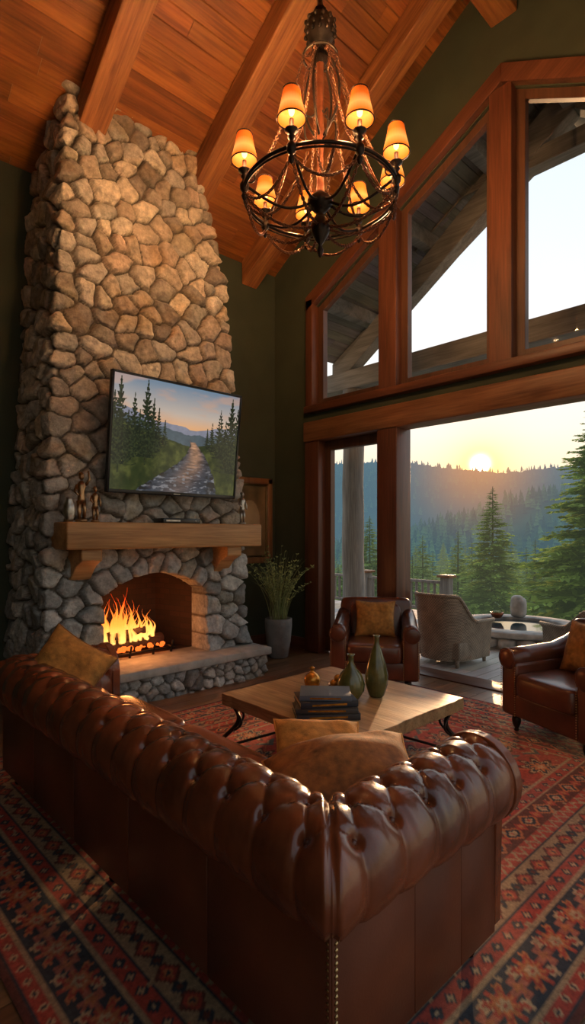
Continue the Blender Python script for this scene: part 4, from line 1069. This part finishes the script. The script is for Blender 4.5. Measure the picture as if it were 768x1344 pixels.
# ------------------------------------------------------------------ landscape
sd=Vector((.934,.493,.125)).normalized()
def hazemat(name,hz=(.22,.33,.43),dist=650,hs=.8,trans=0,warm=.35,hpow=160):  # aerial haze painted in as emission by distance, tinted warm toward the sun
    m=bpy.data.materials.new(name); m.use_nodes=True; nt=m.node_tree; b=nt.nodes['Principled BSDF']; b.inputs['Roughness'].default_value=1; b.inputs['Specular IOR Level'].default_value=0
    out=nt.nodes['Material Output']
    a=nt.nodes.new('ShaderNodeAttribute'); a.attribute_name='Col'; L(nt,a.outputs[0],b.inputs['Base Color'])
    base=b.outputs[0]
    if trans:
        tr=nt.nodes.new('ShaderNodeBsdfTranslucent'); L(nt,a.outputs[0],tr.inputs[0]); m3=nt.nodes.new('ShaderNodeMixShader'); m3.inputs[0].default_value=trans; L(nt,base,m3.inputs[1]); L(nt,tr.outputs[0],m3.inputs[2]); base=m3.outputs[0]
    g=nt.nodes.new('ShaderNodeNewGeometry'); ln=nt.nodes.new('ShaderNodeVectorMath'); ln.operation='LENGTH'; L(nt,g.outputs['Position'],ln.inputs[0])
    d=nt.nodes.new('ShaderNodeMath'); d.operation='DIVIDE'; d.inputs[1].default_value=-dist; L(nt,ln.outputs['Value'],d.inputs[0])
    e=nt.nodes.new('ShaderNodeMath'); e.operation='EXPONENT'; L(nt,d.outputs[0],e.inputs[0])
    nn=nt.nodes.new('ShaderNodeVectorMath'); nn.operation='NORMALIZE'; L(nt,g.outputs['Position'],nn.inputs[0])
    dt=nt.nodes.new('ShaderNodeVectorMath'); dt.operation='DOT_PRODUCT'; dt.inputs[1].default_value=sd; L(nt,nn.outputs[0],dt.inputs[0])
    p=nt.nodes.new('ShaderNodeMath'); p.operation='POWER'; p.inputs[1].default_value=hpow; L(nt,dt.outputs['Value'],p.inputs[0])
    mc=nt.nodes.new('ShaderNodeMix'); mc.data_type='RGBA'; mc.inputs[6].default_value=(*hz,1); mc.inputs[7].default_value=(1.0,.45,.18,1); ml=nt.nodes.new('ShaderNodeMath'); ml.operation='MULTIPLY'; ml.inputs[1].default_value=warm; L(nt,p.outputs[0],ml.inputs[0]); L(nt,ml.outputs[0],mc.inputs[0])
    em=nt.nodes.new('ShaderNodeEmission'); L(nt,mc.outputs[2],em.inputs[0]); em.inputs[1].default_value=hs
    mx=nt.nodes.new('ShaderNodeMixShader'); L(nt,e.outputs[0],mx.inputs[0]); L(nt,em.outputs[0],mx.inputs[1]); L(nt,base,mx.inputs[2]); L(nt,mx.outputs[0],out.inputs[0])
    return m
M_hill=hazemat('forest_hill',dist=620,hz=(.125,.225,.29),hs=.9,warm=.75,hpow=260)  # hills and far forest carry painted blue haze, warm near the sun
AZ0=math.atan2(.727,.687)
def terr(r,az):
    dl=az-AZ0; x=r*np.cos(az);y=r*np.sin(az); P3=np.stack([x,y,0*x],-1)
    base=np.interp(r,[0,9,14,60,140,300,520,700,1000,1400,1900],[-2.4,-2.4,-4,-22,-45,-50,4,-30,30,0,-80])
    z=base+ (fbm(P3,1/160.,3,4)-.5)*np.interp(r,[20,100,500,1400],[0,12,110,80])
    rd=smooth(700,1400,r)*smooth(2000,1400,r)
    tgt=1400*.119*np.cos(dl)*(1+.06*np.sin(az*9+1)+.035*np.sin(az*23))
    tgt=tgt+(fbm(np.stack([az*30,0*az,0*az],-1),1,5,3)-.5)*12
    return z*(1-rd)+(tgt+1.5)*rd
na,nr=520,200
az=np.linspace(AZ0-1.15,AZ0+.95,na); rr=np.exp(np.linspace(math.log(10),math.log(1900),nr))
A_,R2=np.meshgrid(az,rr,indexing='ij'); Zt=terr(R2,A_)
Pt=np.stack([R2*np.cos(A_),R2*np.sin(A_),Zt],-1)
tn_=fbm(Pt*np.array([1,1,0]),.05,4,5)
Pt[...,2]+=np.where(R2>300,(vnoise(np.stack([A_*420,R2*.06,0*A_],-1),1,3)-.5)*7*smooth(300,900,R2),0)
ct=np.array([.050,.105,.045])*(.1+2.2*tn_**1.6)[...,None]
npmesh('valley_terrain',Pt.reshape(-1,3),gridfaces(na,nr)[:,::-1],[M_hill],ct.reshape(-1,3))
def forest(n):
    azs=rng.uniform(AZ0-.95,AZ0+.8,n); rs=np.exp(rng.uniform(math.log(85),math.log(1350),n)); 
    zs=terr(rs,azs); xs=rs*np.cos(azs); ys=rs*np.sin(azs)
    hh=rng.uniform(7,14,n); ww=hh*rng.uniform(.18,.28,n)
    ns=7
    layers=[(.05,1.0,.50),(.28,.8,.72),(.5,.58,.88),(.7,.38,1.0)]
    Vv=[];Ff=[];Cc=[]; o=0; g=rng.uniform(.4,1.8,(n,1,1))
    for (zb,rw,ztp) in layers:
        th=np.arange(ns)*2*np.pi/ns
        jit=rng.uniform(.55,1.25,(n,ns)); ph=rng.uniform(0,6,n)
        bx=xs[:,None]+ww[:,None]*rw*jit*np.cos(th+ph[:,None]); by=ys[:,None]+ww[:,None]*rw*jit*np.sin(th+ph[:,None]); bz=(zs+hh*zb)[:,None]+rng.uniform(-.06,.06,(n,ns))*hh[:,None]
        V_=np.concatenate([np.stack([bx,by,bz],-1),np.stack([xs,ys,zs+hh*ztp],-1)[:,None]],1)
        Vv.append(V_.reshape(-1,3)); idx=np.arange(n)[:,None]*(ns+1)+o
        k=np.arange(ns); Ff.append(np.stack([idx+k,idx+(k+1)%ns,idx+ns+0*k],-1).reshape(-1,3)); o+=n*(ns+1)
        c=np.array([.11,.19,.065])*g*np.concatenate([np.full((1,ns,1),1.3),np.full((1,1,1),.4)],1); Cc.append(np.broadcast_to(c,(n,ns+1,3)).reshape(-1,3))
    return np.concatenate(Vv),np.concatenate(Ff),np.concatenate(Cc)
V_,F_,C_=forest(14000)
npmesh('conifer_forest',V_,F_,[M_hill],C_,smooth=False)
M_fir=hazemat('fir_needles',dist=150,hz=(.24,.36,.24),hs=.85,trans=.45,warm=.2,hpow=60)  # needle colour plus a pale green haze painted in as glow
def firmesh(name,H,Rm,levels=70,br=9,tw=13,seed=1,zb=.06,fat=.24):
    r=np.random.default_rng(seed); V=[];F=[];C=[]
    def quad(a,bb,c,d,col):
        o=len(V); V.extend([a,bb,c,d]); F.append((o,o+1,o+2,o+3)); C.extend([col]*4)
    lo=np.zeros(3)
    for k in range(8):
        t0=2*np.pi*k/8;t1=2*np.pi*(k+1)/8; rr_=H*.016
        quad(lo+[rr_*np.cos(t0),rr_*np.sin(t0),0],lo+[rr_*np.cos(t1),rr_*np.sin(t1),0],lo+[.01*np.cos(t1),.01*np.sin(t1),H],lo+[.01*np.cos(t0),.01*np.sin(t0),H],(.08,.055,.035))
    for l in range(levels):
        f_=l/levels; z=H*(zb+(1-zb)*f_**.95); Lb=Rm*(1-f_)**.85*r.uniform(.82,1.12)+.05
        for k in range(br):
            a=r.uniform(0,2*np.pi); d=np.array([np.cos(a),np.sin(a),0]); s=np.array([-np.sin(a),np.cos(a),0]); LL=Lb*r.uniform(.6,1.12); zj=z+r.uniform(-.5,.5)*H/levels
            up=.35*f_-.08
            pt=lambda t: lo+[0,0,zj]+d*LL*t+np.array([0,0,LL*(up*t-.34*t*t+.16*t**3)])
            g=r.uniform(.6,1.35)
            p0,p1,p2=pt(.1),pt(.6),pt(1); w=LL*.05
            quad(p0-s*w,p0+s*w,p2+s*.003,p2-s*.003,(.07*g,.105*g,.04*g))
            for q in range(tw):
                t=.15+.83*(q+r.uniform(0,1))/tw; b0=pt(t); l2=LL*.38*(1-t*.70)*r.uniform(.6,1.2)
                for sd_ in (-1,1):
                    dir_=d*.75+s*sd_*r.uniform(.5,1.0)+np.array([0,0,r.uniform(-.35,.10)]); dir_/=np.linalg.norm(dir_)
                    nn=np.cross(dir_,[0,0,1.]); nn/=np.linalg.norm(nn)+1e-6; wv=(nn*.8+np.array([0,0,1])*r.uniform(-.9,.9))*l2*fat
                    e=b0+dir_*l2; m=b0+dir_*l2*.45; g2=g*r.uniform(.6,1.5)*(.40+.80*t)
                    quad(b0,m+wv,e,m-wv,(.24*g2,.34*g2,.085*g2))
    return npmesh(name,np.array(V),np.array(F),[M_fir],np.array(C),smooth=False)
def place(o,g,d,topz,H,rz=0,s=1):
    o.location=((.687+.727*g)*d,(.727-.687*g)*d,topz-H*s); o.rotation_euler=(0,0,rz); o.scale=(s,s,s)
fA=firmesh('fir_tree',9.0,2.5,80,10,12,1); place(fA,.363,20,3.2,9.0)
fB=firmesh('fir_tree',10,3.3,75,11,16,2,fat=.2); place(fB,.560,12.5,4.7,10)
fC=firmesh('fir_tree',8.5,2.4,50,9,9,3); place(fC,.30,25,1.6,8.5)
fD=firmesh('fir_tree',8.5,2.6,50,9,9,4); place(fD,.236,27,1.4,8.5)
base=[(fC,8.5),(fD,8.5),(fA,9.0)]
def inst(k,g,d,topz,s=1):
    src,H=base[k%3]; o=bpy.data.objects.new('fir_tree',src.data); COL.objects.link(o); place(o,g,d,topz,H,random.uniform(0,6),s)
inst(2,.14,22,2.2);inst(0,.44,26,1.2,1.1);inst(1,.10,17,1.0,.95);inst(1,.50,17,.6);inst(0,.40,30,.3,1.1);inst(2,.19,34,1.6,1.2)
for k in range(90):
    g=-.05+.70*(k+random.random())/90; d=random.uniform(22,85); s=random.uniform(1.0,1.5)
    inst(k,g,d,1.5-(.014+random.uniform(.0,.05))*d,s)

# ------------------------------------------------------------------ world + sun
w=bpy.data.worlds.new('sunset_sky'); scene.world=w; w.use_nodes=True; nt=w.node_tree; bg=nt.nodes['Background']
tc=nt.nodes.new('ShaderNodeTexCoord'); nm=nt.nodes.new('ShaderNodeVectorMath'); nm.operation='NORMALIZE'; L(nt,tc.outputs['Generated'],nm.inputs[0])
sp=nt.nodes.new('ShaderNodeSeparateXYZ'); L(nt,nm.outputs[0],sp.inputs[0])
cr=nt.nodes.new('ShaderNodeValToRGB'); L(nt,sp.outputs[2],cr.inputs[0]); E=cr.color_ramp.elements
E[0].position=0; E[0].color=(.80,.62,.42,1); E[1].position=1; E[1].color=(.42,.53,.68,1)
for p_,c_ in ((.10,(.88,.75,.54,1)),(.17,(.88,.84,.74,1)),(.30,(.84,.88,.88,1)),(.5,(.76,.84,.92,1))):
    e=E.new(p_); e.color=c_
dt=nt.nodes.new('ShaderNodeVectorMath'); dt.operation='DOT_PRODUCT'; L(nt,nm.outputs[0],dt.inputs[0]); dt.inputs[1].default_value=sd
# sky opposite the sunset is dimmer
dm=nt.nodes.new('ShaderNodeMapRange'); dm.interpolation_type='SMOOTHSTEP'; dm.inputs['From Min'].default_value=-.6; dm.inputs['From Max'].default_value=.6; dm.inputs['To Min'].default_value=.50; dm.inputs['To Max'].default_value=1; L(nt,dt.outputs['Value'],dm.inputs['Value'])
ds_=nt.nodes.new('ShaderNodeVectorMath'); ds_.operation='SCALE'; L(nt,cr.outputs[0],ds_.inputs[0]); L(nt,dm.outputs[0],ds_.inputs['Scale'])
def pw(p,s,col):
    m0=nt.nodes.new('ShaderNodeMath'); m0.operation='MAXIMUM'; m0.inputs[1].default_value=0; L(nt,dt.outputs['Value'],m0.inputs[0])
    m=nt.nodes.new('ShaderNodeMath'); m.operation='POWER'; L(nt,m0.outputs[0],m.inputs[0]); m.inputs[1].default_value=p
    m2=nt.nodes.new('ShaderNodeVectorMath'); m2.operation='SCALE'; m2.inputs[0].default_value=tuple(v*s for v in col); L(nt,m.outputs[0],m2.inputs['Scale']); return m2.outputs[0]
acc=ds_.outputs[0]
for p_,s_,c_ in ((30,.18,(1,.50,.12)),(500,.45,(1,.25,-.45)),(3500,1.5,(1,.30,-.15)),(14000,10,(1,.75,.35)),(50000,60,(1,.9,.7))):
    a=nt.nodes.new('ShaderNodeVectorMath'); a.operation='ADD'; L(nt,acc,a.inputs[0]); L(nt,pw(p_,s_,c_),a.inputs[1]); acc=a.outputs[0]
L(nt,acc,bg.inputs[0]); bg.inputs[1].default_value=1.2
sl=bpy.data.lights.new('sun','SUN'); sl.energy=4.2; sl.color=(1,.58,.28); sl.angle=.02
so=bpy.data.objects.new('sun',sl); so.rotation_euler=(-sd).to_track_quat('-Z','Y').to_euler(); so.location=(20,10,5); COL.objects.link(so)

# ------------------------------------------------------------------ camera
cd=bpy.data.cameras.new('camera'); cam=bpy.data.objects.new('camera',cd); COL.objects.link(cam); scene.camera=cam
cd.sensor_fit='VERTICAL'; cd.sensor_height=36; cd.sensor_width=36; cd.lens=724/1344*36; cd.shift_y=28/1344; cd.clip_end=4000; cd.clip_start=.05
cam.location=(0,0,1.5); cam.rotation_euler=(math.pi/2,0,-math.atan2(.687,.727))
